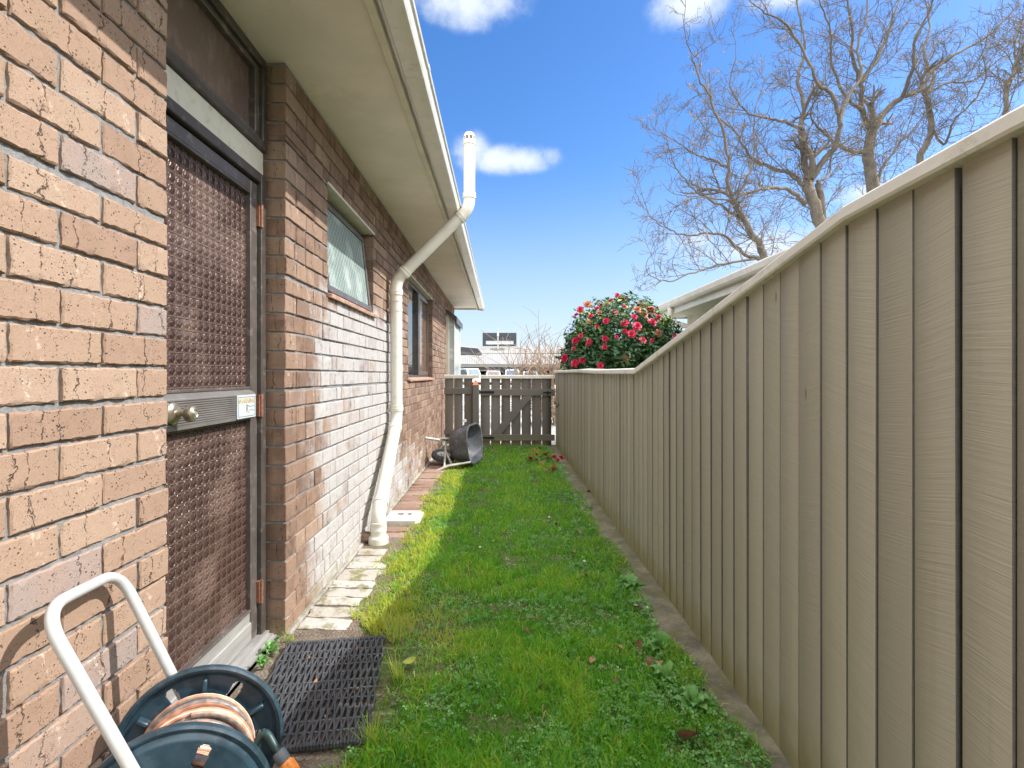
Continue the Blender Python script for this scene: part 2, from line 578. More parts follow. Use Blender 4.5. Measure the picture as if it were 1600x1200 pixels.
def paver_material(name, c1, c2, mossy):
    m, n, b, _ = new_mat(name)
    P = n.pos()
    t = n.n('ShaderNodeObjectInfo').outputs['Random']
    col = n.mix(t, c1, c2)
    g = n.noise(P, 120, 5, 0.7)
    col = n.mix(n.step(g, 0.3, 0.8, 0, 0.55), col, tuple(x * 0.45 for x in c1))
    ms = n.noise(P, 9, 5, 0.7)
    col = n.mix(n.math('MULTIPLY', n.step(ms, 0.48, 0.64), mossy), col, (0.17, 0.16, 0.045))
    setp(n, b, Base_Color=col, Roughness=0.9)
    bump(n, b, n.math('ADD', g, ms), 0.005)
    return m


def bark_material():
    m, n, b, _ = new_mat('bark')
    P = n.pos()
    f = n.noise(P, 3.5, 5, 0.7); g = n.noise(n.scl(P, (9, 9, 2.2)), 1.5, 5, 0.7)
    col = n.mix(n.step(f, 0.3, 0.7), (0.12, 0.10, 0.08), (0.21, 0.185, 0.15))
    col = n.mix(n.step(g, 0.45, 0.7, 0, 0.6), col, (0.09, 0.068, 0.05))
    setp(n, b, Base_Color=col, Roughness=0.92)
    bump(n, b, g, 0.03)
    return m


M = {}
M['brick'] = brick_material()
M['mortar'] = mortar_material()
M['sill_brick'] = simple('sill_brick', (0.43, 0.27, 0.20), 0.85, var=0.25, scale=14, bmp=0.003, bscale=90)
M['soffit'] = simple('soffit_paint', (0.84, 0.785, 0.68), 0.75, var=0.06, scale=2.5, dirt=(0.76, 0.70, 0.55))
M['fascia'] = simple('fascia_paint', (0.70, 0.66, 0.53), 0.6, var=0.1, scale=6)
M['gutter'] = simple('gutter_paint', (0.76, 0.74, 0.68), 0.38, var=0.05, scale=7, dirt=(0.60, 0.57, 0.50), coat=0.2)
M['roof_tile'] = simple('roof_tile', (0.20, 0.19, 0.18), 0.85, var=0.3, scale=6, bmp=0.01, bscale=40)
M['bronze'] = simple('bronze_aluminium', (0.085, 0.073, 0.064), 0.42, metal=0.25, var=0.18, scale=8, dirt=(0.22, 0.20, 0.18))
M['bronze_light'] = simple('worn_bronze_aluminium', (0.135, 0.117, 0.106), 0.38, metal=0.35, var=0.15, scale=8, dirt=(0.33, 0.30, 0.27))
M['rail_metal'] = simple('ribbed_aluminium', (0.30, 0.28, 0.265), 0.35, metal=0.5, var=0.12, scale=8)
M['cream'] = simple('cream_paint', (0.66, 0.64, 0.52), 0.55, var=0.06, scale=8, dirt=(0.5, 0.47, 0.36))
M['amber_glass'] = patterned_glass('amber_patterned_glass', (0.060, 0.031, 0.024), (0.21, 0.145, 0.118), 0.040, 0.15)
M['obscure_glass'] = patterned_glass('obscure_glass', (0.22, 0.30, 0.275), (0.62, 0.70, 0.66), 0.034, 0.25, True)
M['kick_metal'] = simple('sun_brightened_aluminium', (0.43, 0.425, 0.41), 0.4, metal=0.4, var=0.15, scale=20, dirt=(0.28, 0.27, 0.25), stretch=(1, 0.15, 2))  # sunlight on the door foot painted in as paler metal
M['brass'] = simple('aged_brass', (0.47, 0.40, 0.30), 0.32, metal=0.85, var=0.25, scale=40)
M['steel'] = simple('dull_steel', (0.52, 0.50, 0.47), 0.35, metal=0.7, var=0.2, scale=30)
M['rust'] = simple('rusted_hinge', (0.24, 0.11, 0.065), 0.7, metal=0.2, var=0.3, scale=60)
M['pvc'] = simple('white_pvc', (0.66, 0.64, 0.57), 0.42, var=0.05, scale=5, dirt=(0.52, 0.49, 0.40), spec=0.4)
M['black'] = simple('black_gap', (0.02, 0.02, 0.02), 0.9)
M['white_paint'] = simple('white_paint', (0.47, 0.49, 0.49), 0.42, var=0.06, scale=18, dirt=(0.50, 0.42, 0.34), coat=0.15)
M['navy'] = simple('navy_plastic', (0.022, 0.050, 0.072), 0.36, var=0.35, scale=14, dirt=(0.065, 0.095, 0.115), coat=0.1)
M['rubber'] = simple('black_rubber', (0.058, 0.061, 0.069), 0.55, var=0.3, scale=25, dirt=(0.09, 0.085, 0.08), bmp=0.001)
M['orange'] = simple('orange_plastic', (0.80, 0.28, 0.05), 0.4, var=0.15, scale=40)
M['grey_plastic'] = simple('grey_plastic', (0.13, 0.15, 0.17), 0.45, var=0.2, scale=40)
M['fence'] = fence_paint('taupe_fence_stain', (0.385, 0.36, 0.285), True)
M['gate'] = fence_paint('dark_grey_stain', (0.185, 0.172, 0.152))
M['cap'] = simple('cap_paint', (0.74, 0.72, 0.65), 0.5, var=0.06, scale=5, dirt=(0.46, 0.43, 0.32), bmp=0.0006)
M['ground'] = ground_material()
M['soil'] = soil_material()
M['strip'] = concrete_material('mowing_strip_concrete', (0.20, 0.185, 0.13), 0.75)
M['footing'] = concrete_material('footing_concrete', (0.36, 0.34, 0.30), 0.4)
M['drive'] = concrete_material('pale_drive_concrete', (0.50, 0.49, 0.46), 0.1, 0.6)
M['paver_pale'] = paver_material('pale_paver', (0.46, 0.42, 0.37), (0.60, 0.57, 0.53), 0.85)
M['paver_red'] = paver_material('red_paver', (0.26, 0.15, 0.115), (0.40, 0.28, 0.225), 0.45)
M['bark'] = bark_material()
M['twig'] = simple('grey_twig', (0.135, 0.115, 0.095), 0.9, var=0.2, scale=3)
M['grass'] = leaf_material('grass_blades', [(0, (0.085, 0.30, 0.028)), (0.45, (0.165, 0.47, 0.035)), (0.75, (0.36, 0.56, 0.05)), (0.93, (0.54, 0.58, 0.085)), (1, (0.56, 0.50, 0.27))], 0.5, 0.58)
M['clover'] = leaf_material('clover_leaves', [(0, (0.10, 0.27, 0.06)), (0.6, (0.17, 0.40, 0.10)), (1, (0.28, 0.50, 0.17))], 0.42, 0.4)
M['camellia'] = leaf_material('camellia_leaves', [(0, (0.018, 0.055, 0.020)), (0.6, (0.035, 0.10, 0.032)), (0.9, (0.10, 0.20, 0.040)), (1, (0.40, 0.45, 0.07))], 0.45, 0.2, 0.35)
M['petal'] = leaf_material('pink_petals', [(0, (0.38, 0.005, 0.03)), (0.6, (0.60, 0.014, 0.07)), (1, (0.80, 0.13, 0.23))], 0.5, 0.2)
M['petal_faded'] = leaf_material('faded_petals', [(0, (0.33, 0.10, 0.045)), (0.6, (0.52, 0.22, 0.12)), (1, (0.75, 0.45, 0.33))], 0.6, 0.25)
M['seed'] = simple('ochre_seed', (0.42, 0.27, 0.10), 0.8)

# ------------------------------------------------------------------ the setting: ground sheets
def sheet(name, pts, z, m):
    mb = MB()
    mb.add([(x, y, z) for x, y in pts], [list(range(len(pts)))])
    return props(mb.build(name, m, smooth=False, recalc=False), kind='structure')

sheet('ground', [(-1500, -1500), (1500, -1500), (1500, 1500), (-1500, 1500)], -0.016, M['ground'])
random.seed(3)
edge = [(-0.66 + 0.035 * math.sin(y * 5.1) + random.uniform(-0.02, 0.02) + (0.10 if y < 2.35 else 0) + (0.10 if y < 1.75 else 0), y) for y in np.arange(9.6, -1.5, -0.12)]
sheet('soil', [(-1.12, -1.5), (-1.12, 9.6)] + edge, -0.010, M['soil'])
sheet('driveway', [(-14, 8.62), (-14, 62), (22, 62), (22, 8.62)], -0.008, M['drive'])
strip = MB()
ys = np.arange(-1.5, 8.5, 0.1)
rng = random.Random(5)
lv = []
for y in ys:
    lv += [(0.70 + rng.uniform(-.012, .012) + 0.02 * (y / 8), y, rng.uniform(-.004, .004)), (0.90, y, 0.004)]
strip.add(lv, [[2 * i, 2 * i + 1, 2 * i + 3, 2 * i + 2] for i in range(len(ys) - 1)])
strip.add([(x, y, -0.05) for (x, y, z) in lv[::2]] + lv[::2],
          [[i, i + 1, len(ys) + i + 1, len(ys) + i] for i in range(len(ys) - 1)])
props(strip.build('concrete_strip', M['strip'], recalc=False), kind='structure')

# ------------------------------------------------------------------ the brick house
WX = -0.966                      # face of the brickwork
SOF = 2.575
house = thing('brick_house', 'brown brick house along the left with glazed side door, white gutter and plastic vent pipe', 'house', (-3.4, 4.6, 0))
DOOR = (1.486, 2.307, -1, 3)
WIN1 = (2.865, 3.905, 1.60, 2.245)
WIN2 = (5.37, 7.29, 1.09, 2.245)
OPEN = [DOOR, WIN1, WIN2]
Y_END = 10.72
CH = 0.086
MZ = 0.0685


def segs(za, zb):
    """stretches of wall between openings for a course za..zb, clipped pieces included"""
    zs = sorted({za, zb, *[z for o in OPEN for z in o[2:] if za < z < zb]})
    for z0, z1 in zip(zs[:-1], zs[1:]):
        if z1 - z0 < 0.012:
            continue
        cuts = [-1.5]
        for o in sorted(OPEN):
            if o[2] < (z0 + z1) / 2 < o[3]:
                cuts += [o[0], o[1]]
        cuts.append(Y_END)
        for i in range(0, len(cuts), 2):
            yield cuts[i], cuts[i + 1], z0, z1


bv, bq, btone, bloc = [], [], [], []


def add_brick(y0, y1, z0, z1, e0, e1):
    """one brick, its face slightly bowed and its arrises chipped; e0/e1: the end shows in an opening"""
    L, H = y1 - y0, z1 - z0
    if L < 0.012: return
    yc, zc = (y0 + y1) / 2, (z0 + z1) / 2
    near = yc < 2.0
    nu = max(3, int(L / (0.012 if near else 0.035 if yc < 4.5 else 0.08)))
    nv = 6 if near else 3 if yc < 4.5 else 2
    inset = 0.0035 if H > 0.03 and L > 0.03 else 0.001
    us = np.concatenate([[0], np.linspace(inset, L - inset, nu), [L]])
    vs_ = np.concatenate([[0], np.linspace(inset, H - inset, nv), [H]])
    U, V = np.meshgrid(us, vs_, indexing='ij')
    nU, nV = U.shape
    dep = RNG.normal(0, 0.00025, U.shape)
    ed = np.zeros(U.shape, bool); ed[0] = ed[-1] = True; ed[:, 0] = ed[:, -1] = True
    dep[ed] -= RNG.uniform(0.002, 0.0050, ed.sum())
    ju = RNG.normal(0, 0.0009 if near else 0.0006, U.shape); jv = RNG.normal(0, 0.0011 if near else 0.0007, U.shape)
    tilt = RNG.normal(0, 0.0015); off = RNG.normal(0, 0.0014)
    dep += tilt * (U / max(L, .05) - .5) + off
    tone = RNG.random(3)
    o = len(bv)
    for i in range(nU):
        for j in range(nV):
            bv.append((WX + dep[i, j], y0 + U[i, j] + ju[i, j], z0 + V[i, j] + jv[i, j]))
            btone.append(tone); bloc.append((U[i, j] - L / 2, V[i, j] - H / 2, 0))
    for i in range(nU - 1):
        for j in range(nV - 1):
            bq.append((o + i * nV + j, o + (i + 1) * nV + j, o + (i + 1) * nV + j + 1, o + i * nV + j + 1))
    loop = [(i, 0) for i in range(nU)] + [(nU - 1, j) for j in range(1, nV)] + [(i, nV - 1) for i in range(nU - 2, -1, -1)] + [(0, j) for j in range(nV - 2, 0, -1)]
    o2 = len(bv)
    for (i, j) in loop:
        p = bv[o + i * nV + j]
        deep = 0.105 if ((e0 and i == 0) or (e1 and i == nU - 1)) else 0.022
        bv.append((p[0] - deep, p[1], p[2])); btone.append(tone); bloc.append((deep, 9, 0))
    n = len(loop)
    for k in range(n):
        a = o + loop[k][0] * nV + loop[k][1]
        k2 = (k + 1) % n
        b_ = o + loop[k2][0] * nV + loop[k2][1]
        bq.append((b_, a, o2 + k, o2 + k2))


J = 0.005
for k in range(-2, 30):
    za, zb = MZ + k * CH + J, MZ + (k + 1) * CH - J
    zb = min(zb, SOF - 0.002)
    half = 0.12 if k % 2 == 0 else 0.0
    for (ya, yb, z0, z1) in segs(za, zb):
        anchor = DOOR[0] if yb <= DOOR[0] + .01 else DOOR[1]
        n0 = math.floor((ya - anchor - half) / 0.24) - 1
        y = anchor + half + n0 * 0.24
        while y < yb:
            w0, w1 = max(y + J, ya), min(y + 0.24 - J, yb)
            if abs(w0 - ya) < 0.02: w0 = ya
            if abs(w1 - yb) < 0.02: w1 = yb
            if w1 - w0 > 0.02:
                if w0 > 2.2 and w1 - w0 > 0.2 and RNG.random() < 0.34:      # a cut brick in the course
                    mid = w0 + (w1 - w0) * RNG.uniform(.35, .65)
                    add_brick(w0, mid - .004, z0, z1, w0 == ya, False); add_brick(mid + .004, w1, z0, z1, False, w1 == yb)
                else:
                    add_brick(w0, w1, z0, z1, w0 == ya, w1 == yb)
            y += 0.24
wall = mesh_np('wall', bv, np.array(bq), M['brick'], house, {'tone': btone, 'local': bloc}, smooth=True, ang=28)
mor = MB()
MF = WX - 0.009
def mbox(y0, y1, z0, z1):
    """mortar bed as a gridded, slightly uneven face with returns"""
    st = 0.03 if y0 < 1.4 else 0.08
    ny, nz_ = max(2, int((y1 - y0) / st)), max(2, int((z1 - z0) / st))
    V, F = [], []
    for i in range(ny + 1):
        for j in range(nz_ + 1):
            V.append((MF + random.gauss(0, 0.0016), y0 + (y1 - y0) * i / ny, z0 + (z1 - z0) * j / nz_))
    for i in range(ny):
        for j in range(nz_):
            F.append([i * (nz_ + 1) + j, (i + 1) * (nz_ + 1) + j, (i + 1) * (nz_ + 1) + j + 1, i * (nz_ + 1) + j + 1])
    mor.add(V, F)
    mor.add([(MF - .0, y0, z0), (MF, y0, z1), (-1.075, y0, z1), (-1.075, y0, z0)], [[0, 1, 2, 3]])
    mor.add([(MF - .0, y1, z0), (MF, y1, z1), (-1.075, y1, z1), (-1.075, y1, z0)], [[3, 2, 1, 0]])
    mor.add([(MF, y0, z1), (MF, y1, z1), (-1.075, y1, z1), (-1.075, y0, z1)], [[0, 1, 2, 3]])
e = 0.005
mbox(-1.5, 1.486 - e, -0.05, SOF)
mbox(2.307 + e, 2.865 - e, -0.05, SOF)
mbox(2.865 - e, 3.905 + e, -0.05, 1.60 - e); mbox(2.865 - e, 3.905 + e, 2.245 + e, SOF)
mbox(3.905 + e, 5.37 - e, -0.05, SOF)
mbox(5.37 - e, 7.29 + e, -0.05, 1.09 - e); mbox(5.37 - e, 7.29 + e, 2.245 + e, SOF)
mbox(7.29 + e, Y_END, -0.05, SOF)
mor.build('mortar', M['mortar'], wall, recalc=False)
core = MB()
core.box((-6.0, -1.5, -0.1), (-1.165, Y_END, 2.57), 0.0)
core.build('inner_wall', M['mortar'], wall)

# footing ledge and threshold concrete
foot = MB()
foot.box((-1.10, 1.50, -0.09), (-0.93, 2.30, -0.035), 0.012)
foot.box((-1.05, 2.31, -0.1), (-0.945, Y_END, 0.004), 0.008)
foot.box((-1.05, -1.5, -0.1), (-0.945, 1.484, 0.004), 0.008)
foot.build('footing', M['footing'], house)

# eaves
sof = MB()
y = -1.05
while y < 10.8:
    sof.box((WX - 0.11, y + .0015, SOF), (-0.505, min(y + 2.37, 10.83) - .0015, SOF + 0.008), 0.001)
    y += 2.37
sof.build('soffit', M['soffit'], house)
fa = MB()
fa.box((-0.512, -1.5, SOF - 0.014), (-0.478, 10.85, 2.668), 0.003)
fa.box((WX - 0.1, 10.832, SOF - 0.03), (-0.512, 10.862, 2.70), 0.003)
fa.prism([(-0.50, 10.865, SOF - 0.03), (-0.345, 10.865, SOF - 0.055), (-0.345, 10.865, 2.64), (-0.50, 10.865, 2.70)], (0, 0.022, 0))
fa.build('fascia', M['fascia'], house)
g = MB()
prof = [(x + 0.012, z) for x, z in [(-0.466, 2.622), (-0.466, 2.572), (-0.458, 2.564), (-0.395, 2.557), (-0.374, 2.563), (-0.364, 2.580), (-0.359, 2.602),
        (-0.350, 2.606), (-0.346, 2.615), (-0.350, 2.624), (-0.360, 2.625), (-0.366, 2.612)]]
g.prism([(x, -1.5, z) for x, z in prof], (0, 12.36, 0))
gut = g.build('gutter', M['gutter'], house, ang=25)

for yy in (2.4, 5.9, 9.1):
    b_ = MB()
    cx, cz = -0.398, 2.59
    b_.prism([(cx + (x - cx) * 1.035, yy, cz + (z - cz) * 1.07) for x, z in prof], (0, 0.035, 0))
    b_.build('gutter_joint', M['gutter'], gut, ang=25)
rf = MB()
for i in range(14):
    x0, z0 = -0.40 - i * 0.36, 2.665 + i * 0.125
    rf.prism([(x0, -1.6, z0), (x0 - 0.37, -1.6, z0 + 0.118), (x0 - 0.37, -1.6, z0 + 0.10), (x0, -1.6, z0 - 0.022)], (0, 12.5, 0))
rf.build('roof', M['roof_tile'], house)

# side door
dfm = MB()
dfm.box((-1.115, 1.489, 0.0), (-1.022, 1.535, 2.055), 0.003)
dfm.box((-1.115, 2.262, 0.0), (-1.022, 2.304, 2.055), 0.003)
dfm.box((-1.115, 1.535, 2.012), (-1.022, 2.262, 2.055), 0.003)
dfm.box((-1.115, 1.535, 0.01), (-1.088, 1.550, 2.012), 0.002)
dfm.box((-1.115, 2.245, 0.01), (-1.088, 2.262, 2.012), 0.002)
dframe = dfm.build('door_frame', M['bronze'], house)
SETBACK = -0.033
dframe.location.x += SETBACK
th = MB()
tp = [(-1.115, 0.018), (-1.04, 0.018), (-1.04, 0.005), (-1.02, 0.005), (-1.02, -0.002), (-1.005, -0.002), (-1.005, -0.010), (-0.99, -0.010),
      (-0.972, -0.020), (-0.958, -0.030), (-0.958, -0.036), (-1.115, -0.036)]
th.prism([(x, 1.49, z) for x, z in tp], (0, 0.813, 0))
th.build('threshold', M['kick_metal'], dframe, ang=20)
cb = MB(); cb.box((-1.115, 1.488, 2.057), (-1.034, 2.305, 2.162), 0.004)
cb.build('transom_bar', M['cream'], house).location.x += SETBACK

tw = MB()
for lo, hi in (((-1.115, 1.489, 2.164), (-1.018, 2.305, 2.200)), ((-1.115, 1.489, 2.530), (-1.018, 2.305, 2.570)),
               ((-1.115, 1.489, 2.200), (-1.018, 1.525, 2.530)), ((-1.115, 2.268, 2.200), (-1.018, 2.305, 2.530))):
    tw.box(lo, hi, 0.003)
tra = tw.build('transom_window', M['bronze'], house)
sa = MB()
for lo, hi in (((-1.09, 1.525, 2.200), (-1.034, 2.268, 2.228)), ((-1.09, 1.525, 2.505), (-1.034, 2.268, 2.530)),
               ((-1.09, 1.525, 2.228), (-1.034, 1.556, 2.505)), ((-1.09, 2.232, 2.228), (-1.034, 2.268, 2.505))):
    sa.box(lo, hi, 0.004)
sa.build('sash', M['bronze_light'], tra)


def pane_material(name, c, rough, spec=0.7):
    m, n, b, _ = new_mat(name)
    P = n.obj()
    f = n.noise(n.scl(P, (1, 6, 3)), 3, 6, 0.7)
    col = n.mix(n.step(f, 0.45, 0.7, 0, 0.6), c, tuple(x * 1.9 + 0.012 for x in c))
    setp(n, b, Base_Color=col, Roughness=n.step(n.noise(P, 9, 4), 0.3, 0.7, rough, rough * 2.2))
    b.inputs['Specular IOR Level'].default_value = spec
    return m


M['reflecting_glass'] = pane_material('reflection_tinted_glass', (0.16, 0.115, 0.105), 0.07)  # base made paler and redder to stand in for reflections
M['clear_glass'] = pane_material('clear_dark_glass', (0.022, 0.026, 0.028), 0.02, 0.9)
M['curtain_glass'] = pane_material('curtained_glass', (0.15, 0.095, 0.062), 0.05, 0.6)
M['pale_glass'] = pane_material('pale_bay_glass', (0.42, 0.50, 0.52), 0.08, 0.7)
pn = MB(); pn.box((-1.072, 1.552, 2.224), (-1.064, 2.236, 2.509), 0.001)
pn.build('pane', M['reflecting_glass'], tra)
tra.location.x += SETBACK

dm = MB()
dm.box((-1.085, 1.553, 0.022), (-1.040, 1.606, 2.005), 0.004)
dm.box((-1.085, 2.202, 0.022), (-1.040, 2.259, 2.005), 0.004)
dm.box((-1.085, 1.606, 1.952), (-1.040, 2.202, 2.005), 0.004)
# glazing beads
for z0, z1 in ((0.150, 0.985), (1.105, 1.952)):
    dm.box((-1.060, 2.191, z0), (-1.036, 2.202, z1), 0.002)
    dm.box((-1.060, 1.606, z0), (-1.036, 1.617, z1), 0.002)
    dm.box((-1.060, 1.617, z0), (-1.036, 2.191, z0 + 0.011), 0.002)
    dm.box((-1.060, 1.617, z1 - 0.011), (-1.036, 2.191, z1), 0.002)
door = dm.build('door', M['bronze_light'], house)
kr = MB(); kr.box((-1.086, 1.607, 0.024), (-1.036, 2.201, 0.104), 0.004); kr.box((-1.080, 1.607, 0.104), (-1.044, 2.201, 0.150), 0.003)
kr.build('bottom_rail', M['kick_metal'], door)
for z0, z1 in ((0.150, 0.985), (1.104, 1.955)):
    p_ = MB(); p_.box((-1.068, 1.608, z0), (-1.058, 2.200, z1), 0.0)
    p_.build('glass_panel', M['amber_glass'], door)
rl = MB()
rp = [(-1.075, 1.112), (-1.052, 1.112), (-1.018, 1.088)]
z = 1.084
while z > 1.000:
    rp += [(-1.016, z), (-1.016, z - 0.004), (-1.0205, z - 0.005), (-1.0205, z - 0.007)]
    z -= 0.008
rp += [(-1.016, 0.998), (-1.018, 0.984), (-1.045, 0.978), (-1.075, 0.978)]
rl.prism([(x, 1.557, zz) for x, zz in rp], (0, 0.635, 0))
rl.build('push_rail', M['rail_metal'], door, ang=15)
kb = MB()
ko = Vector((-1.018, 1.638, 1.042))
kb.lathe([(0.0, 0.004), (0.036, 0.003), (0.037, 0.0), (0.036, 0.008), (0.028, 0.014), (0.020, 0.018), (0.0, 0.018)], ko, (1, 0, 0), 32)
kb.lathe([(0.0, 0.010), (0.011, 0.012), (0.010, 0.036), (0.016, 0.042), (0.026, 0.050), (0.0275, 0.060), (0.024, 0.070), (0.014, 0.076), (0.012, 0.0745), (0.0, 0.0745)], ko, (1, 0, 0), 32)
knob = kb.build('door_knob', M['brass'], door)
kc = MB(); kc.lathe([(0.0, 0.0775), (0.0075, 0.0772), (0.008, 0.074)], ko, (1, 0, 0), 20); kc.box(ko + Vector((0.0772, -0.001, -0.004)), ko + Vector((0.0782, 0.001, 0.004)), 0.0)
kc.build('keyhole', M['steel'], knob)
for zc in (1.866, 1.03, 0.21):
    h_ = MB()
    h_.tube([(-1.022, 2.2605, zc - 0.05), (-1.022, 2.2605, zc + 0.05)], 0.0075, 10)
    for dz_ in (-0.03, -0.01, 0.01, 0.03):
        h_.lathe([(0.0083, -0.0015), (0.0083, 0.0015)], (-1.022, 2.2605, zc + dz_), (0, 0, 1), 10)
    h_.box((-1.041, 2.248, zc - 0.048), (-1.026, 2.272, zc + 0.048), 0.001)
    h_.build('hinge', M['rust'], door)

# warning plate on the push rail
def text_mesh(body, size, origin, m, parent, name='lettering', depth=0.0004, bold=0.0):
    cu = bpy.data.curves.new(name, 'FONT')
    cu.body = body; cu.size = size; cu.extrude = depth; cu.align_x = 'CENTER'; cu.align_y = 'CENTER'; cu.offset = bold
    tmp = bpy.data.objects.new(name, cu)
    COL.objects.link(tmp)
    dg = bpy.context.evaluated_depsgraph_get(); dg.update()
    me = bpy.data.meshes.new_from_object(tmp.evaluated_get(dg))
    bpy.data.objects.remove(tmp)
    me.transform(Matrix(((0, 0, 1, origin[0]), (1, 0, 0, origin[1]), (0, 1, 0, origin[2]), (0, 0, 0, 1))))
    me.materials.clear(); me.materials.append(m)
    o = bpy.data.objects.new(name, me); COL.objects.link(o)
    o.parent = parent; o.matrix_parent_inverse = world_of(parent).inverted()
    return o


M['sign_white'] = simple('sign_plate', (0.47, 0.53, 0.55), 0.35, var=0.04)
M['sign_gold'] = simple('sign_gold', (0.42, 0.33, 0.16), 0.5)
M['sign_ink'] = simple('sign_ink', (0.06, 0.07, 0.09), 0.5)
s_ = MB()
sx, sy0, sy1, sz0, sz1 = -1.012, 2.034, 2.186, 0.988, 1.083
s_.box((-1.016, sy0, sz0), (sx, sy1, sz1), 0.001)
yc, zc = (sy0 + sy1) / 2, (sz0 + sz1) / 2
sign = s_.build('warning_sign', M['sign_white'], door)
ink = MB()
def bar(mb, ya, za, yb, zb, w):
    a, b_ = Vector((0, ya, za)), Vector((0, yb, zb)); d = (b_ - a).normalized(); nn = Vector((0, -d.z, d.y)) * w / 2
    mb.prism([Vector((sx + .0002, 0, 0)) + q for q in (a - nn, b_ - nn, b_ + nn, a + nn)], (0.0005, 0, 0))
mI = 0.008
for q in ((sy0 + mI, sz0 + mI, sy1 - mI, sz0 + mI), (sy0 + mI, sz1 - mI, sy1 - mI, sz1 - mI), (sy0 + mI, sz0 + mI, sy0 + mI, sz1 - mI), (sy1 - mI, sz0 + mI, sy1 - mI, sz1 - mI)):
    bar(ink, *q, 0.0016)
hand = [(0.004, 0.013), (0.012, 0.008), (0.024, 0.004), (0.04, 0.006), (0.062, 0.006)]
for a, b_ in zip(hand[:-1], hand[1:]):
    bar(ink, yc + a[0], zc + a[1] - .006, yc + b_[0], zc + b_[1] - .006, 0.0016)
hand = [(0.006, -0.030), (0.013, -0.027), (0.022, -0.018), (0.035, -0.016), (0.062, -0.022)]
for a, b_ in zip(hand[:-1], hand[1:]):
    bar(ink, yc + a[0], zc + a[1] + .002, yc + b_[0], zc + b_[1] + .002, 0.0016)
for k in range(4):
    bar(ink, yc - .006, zc + 0.006 - k * .0065, yc + 0.006, zc + 0.003 - k * .0065, 0.0022)
ink.build('emblem', M['sign_ink'], sign, smooth=False)
gd = MB()
gd.prism([(sx + .0001, yc + 0.007 * math.cos(t), zc - 0.008 + 0.018 * math.sin(t)) for t in np.linspace(0, 2 * math.pi, 20, endpoint=False)], (0.0003, 0, 0))
gd.build('keyhole_mark', M['sign_gold'], sign, smooth=False)
text_mesh('WARNING', 0.0285, (sx + .0006, yc, zc + 0.0235), M['sign_gold'], sign, bold=0.0006)
door.location.x += SETBACK

# small awning window with obscure glass, pushed open at the bottom
y0, y1, z0, z1 = WIN1
wf = MB()
for lo, hi in (((-1.10, y0 + .002, z0 + .02), (-1.055, y1 - .002, z0 + .055)), ((-1.10, y0 + .002, z1 - .045), (-1.055, y1 - .002, z1 - .012)),
               ((-1.10, y0 + .002, z0 + .055), (-1.055, y0 + .036, z1 - .045)), ((-1.10, y1 - .036, z0 + .055), (-1.055, y1 - .002, z1 - .045))):
    wf.box(lo, hi, 0.003)
w1 = wf.build('window', M['bronze'], house)
hp = MB(); hp.box((-1.10, y0 + .001, z1 - .011), (WX + 0.004, y1 + 0.02, z1 + 0.004), 0.001)
hp.build('head_panel', M['cream'], w1)
hinge_p = Vector((-1.045, 0, z1 - 0.055))
SH = z1 - z0 - 0.085
RM = Matrix.Translation(hinge_p) @ Matrix.Rotation(R(-6.2), 4, 'Y') @ Matrix.Translation(-hinge_p)
sh = MB()
ya, yb = y0 + .022, y1 - .055
zt, zb = z1 - 0.05, z1 - 0.05 - SH
for lo, hi in (((-1.057, ya, zt - .035), (-1.029, yb, zt)), ((-1.057, ya, zb), (-1.025, yb, zb + .038)),
               ((-1.057, ya, zb + .038), (-1.029, ya + .035, zt - .035)), ((-1.057, yb - .035, zb + .038), (-1.029, yb, zt - .035))):
    sh.box(lo, hi, 0.003, RM)
sash1 = sh.build('sash', M['bronze_light'], w1)
pg = MB(); pg.box((-1.047, ya + .033, zb + .036), (-1.041, yb - .033, zt - .033), 0.0, RM)
pg.build('pane', M['obscure_glass'], w1)
for q in ([(-1.06, yb - .10, z0 + .06), (-1.0, yb - .06, zb + .015)], [(-1.06, ya + .10, z0 + .06), (-1.0, ya + .06, zb + .015)]):
    MB().tube(q, 0.005, 6).build('stay', M['steel'], w1)
ins = MB(); ins.box((-1.16, y0 + .01, z0 + .03), (-1.125, y1 - .01, z1 - .02), 0)
ins.build('room_shade', M['black'], w1)


def brick_sill(parent, ya, yb, zt):
    mb = MB()
    y = ya
    while y < yb - .02:
        L = min(0.118, yb - y)
        Mx = Matrix.Translation((WX + random.uniform(-.002, .002), 0, zt)) @ Matrix.Rotation(R(11), 4, 'Y')
        mb.box((-0.085, y, -0.024), (0.030, y + L - .004, 0.0), 0.003, Mx)
        y += 0.1185
    Mx = Matrix.Translation((WX - .004, 0, zt)) @ Matrix.Rotation(R(11), 4, 'Y')
    o = mb.build('sill', M['sill_brick'], parent)
    mj = MB(); mj.box((-0.072, ya, -0.045), (0.024, yb - .01, -0.006), 0.001, Mx)
    return o
brick_sill(w1, y0 - 0.005, y1 + 0.03, z0 + .026)

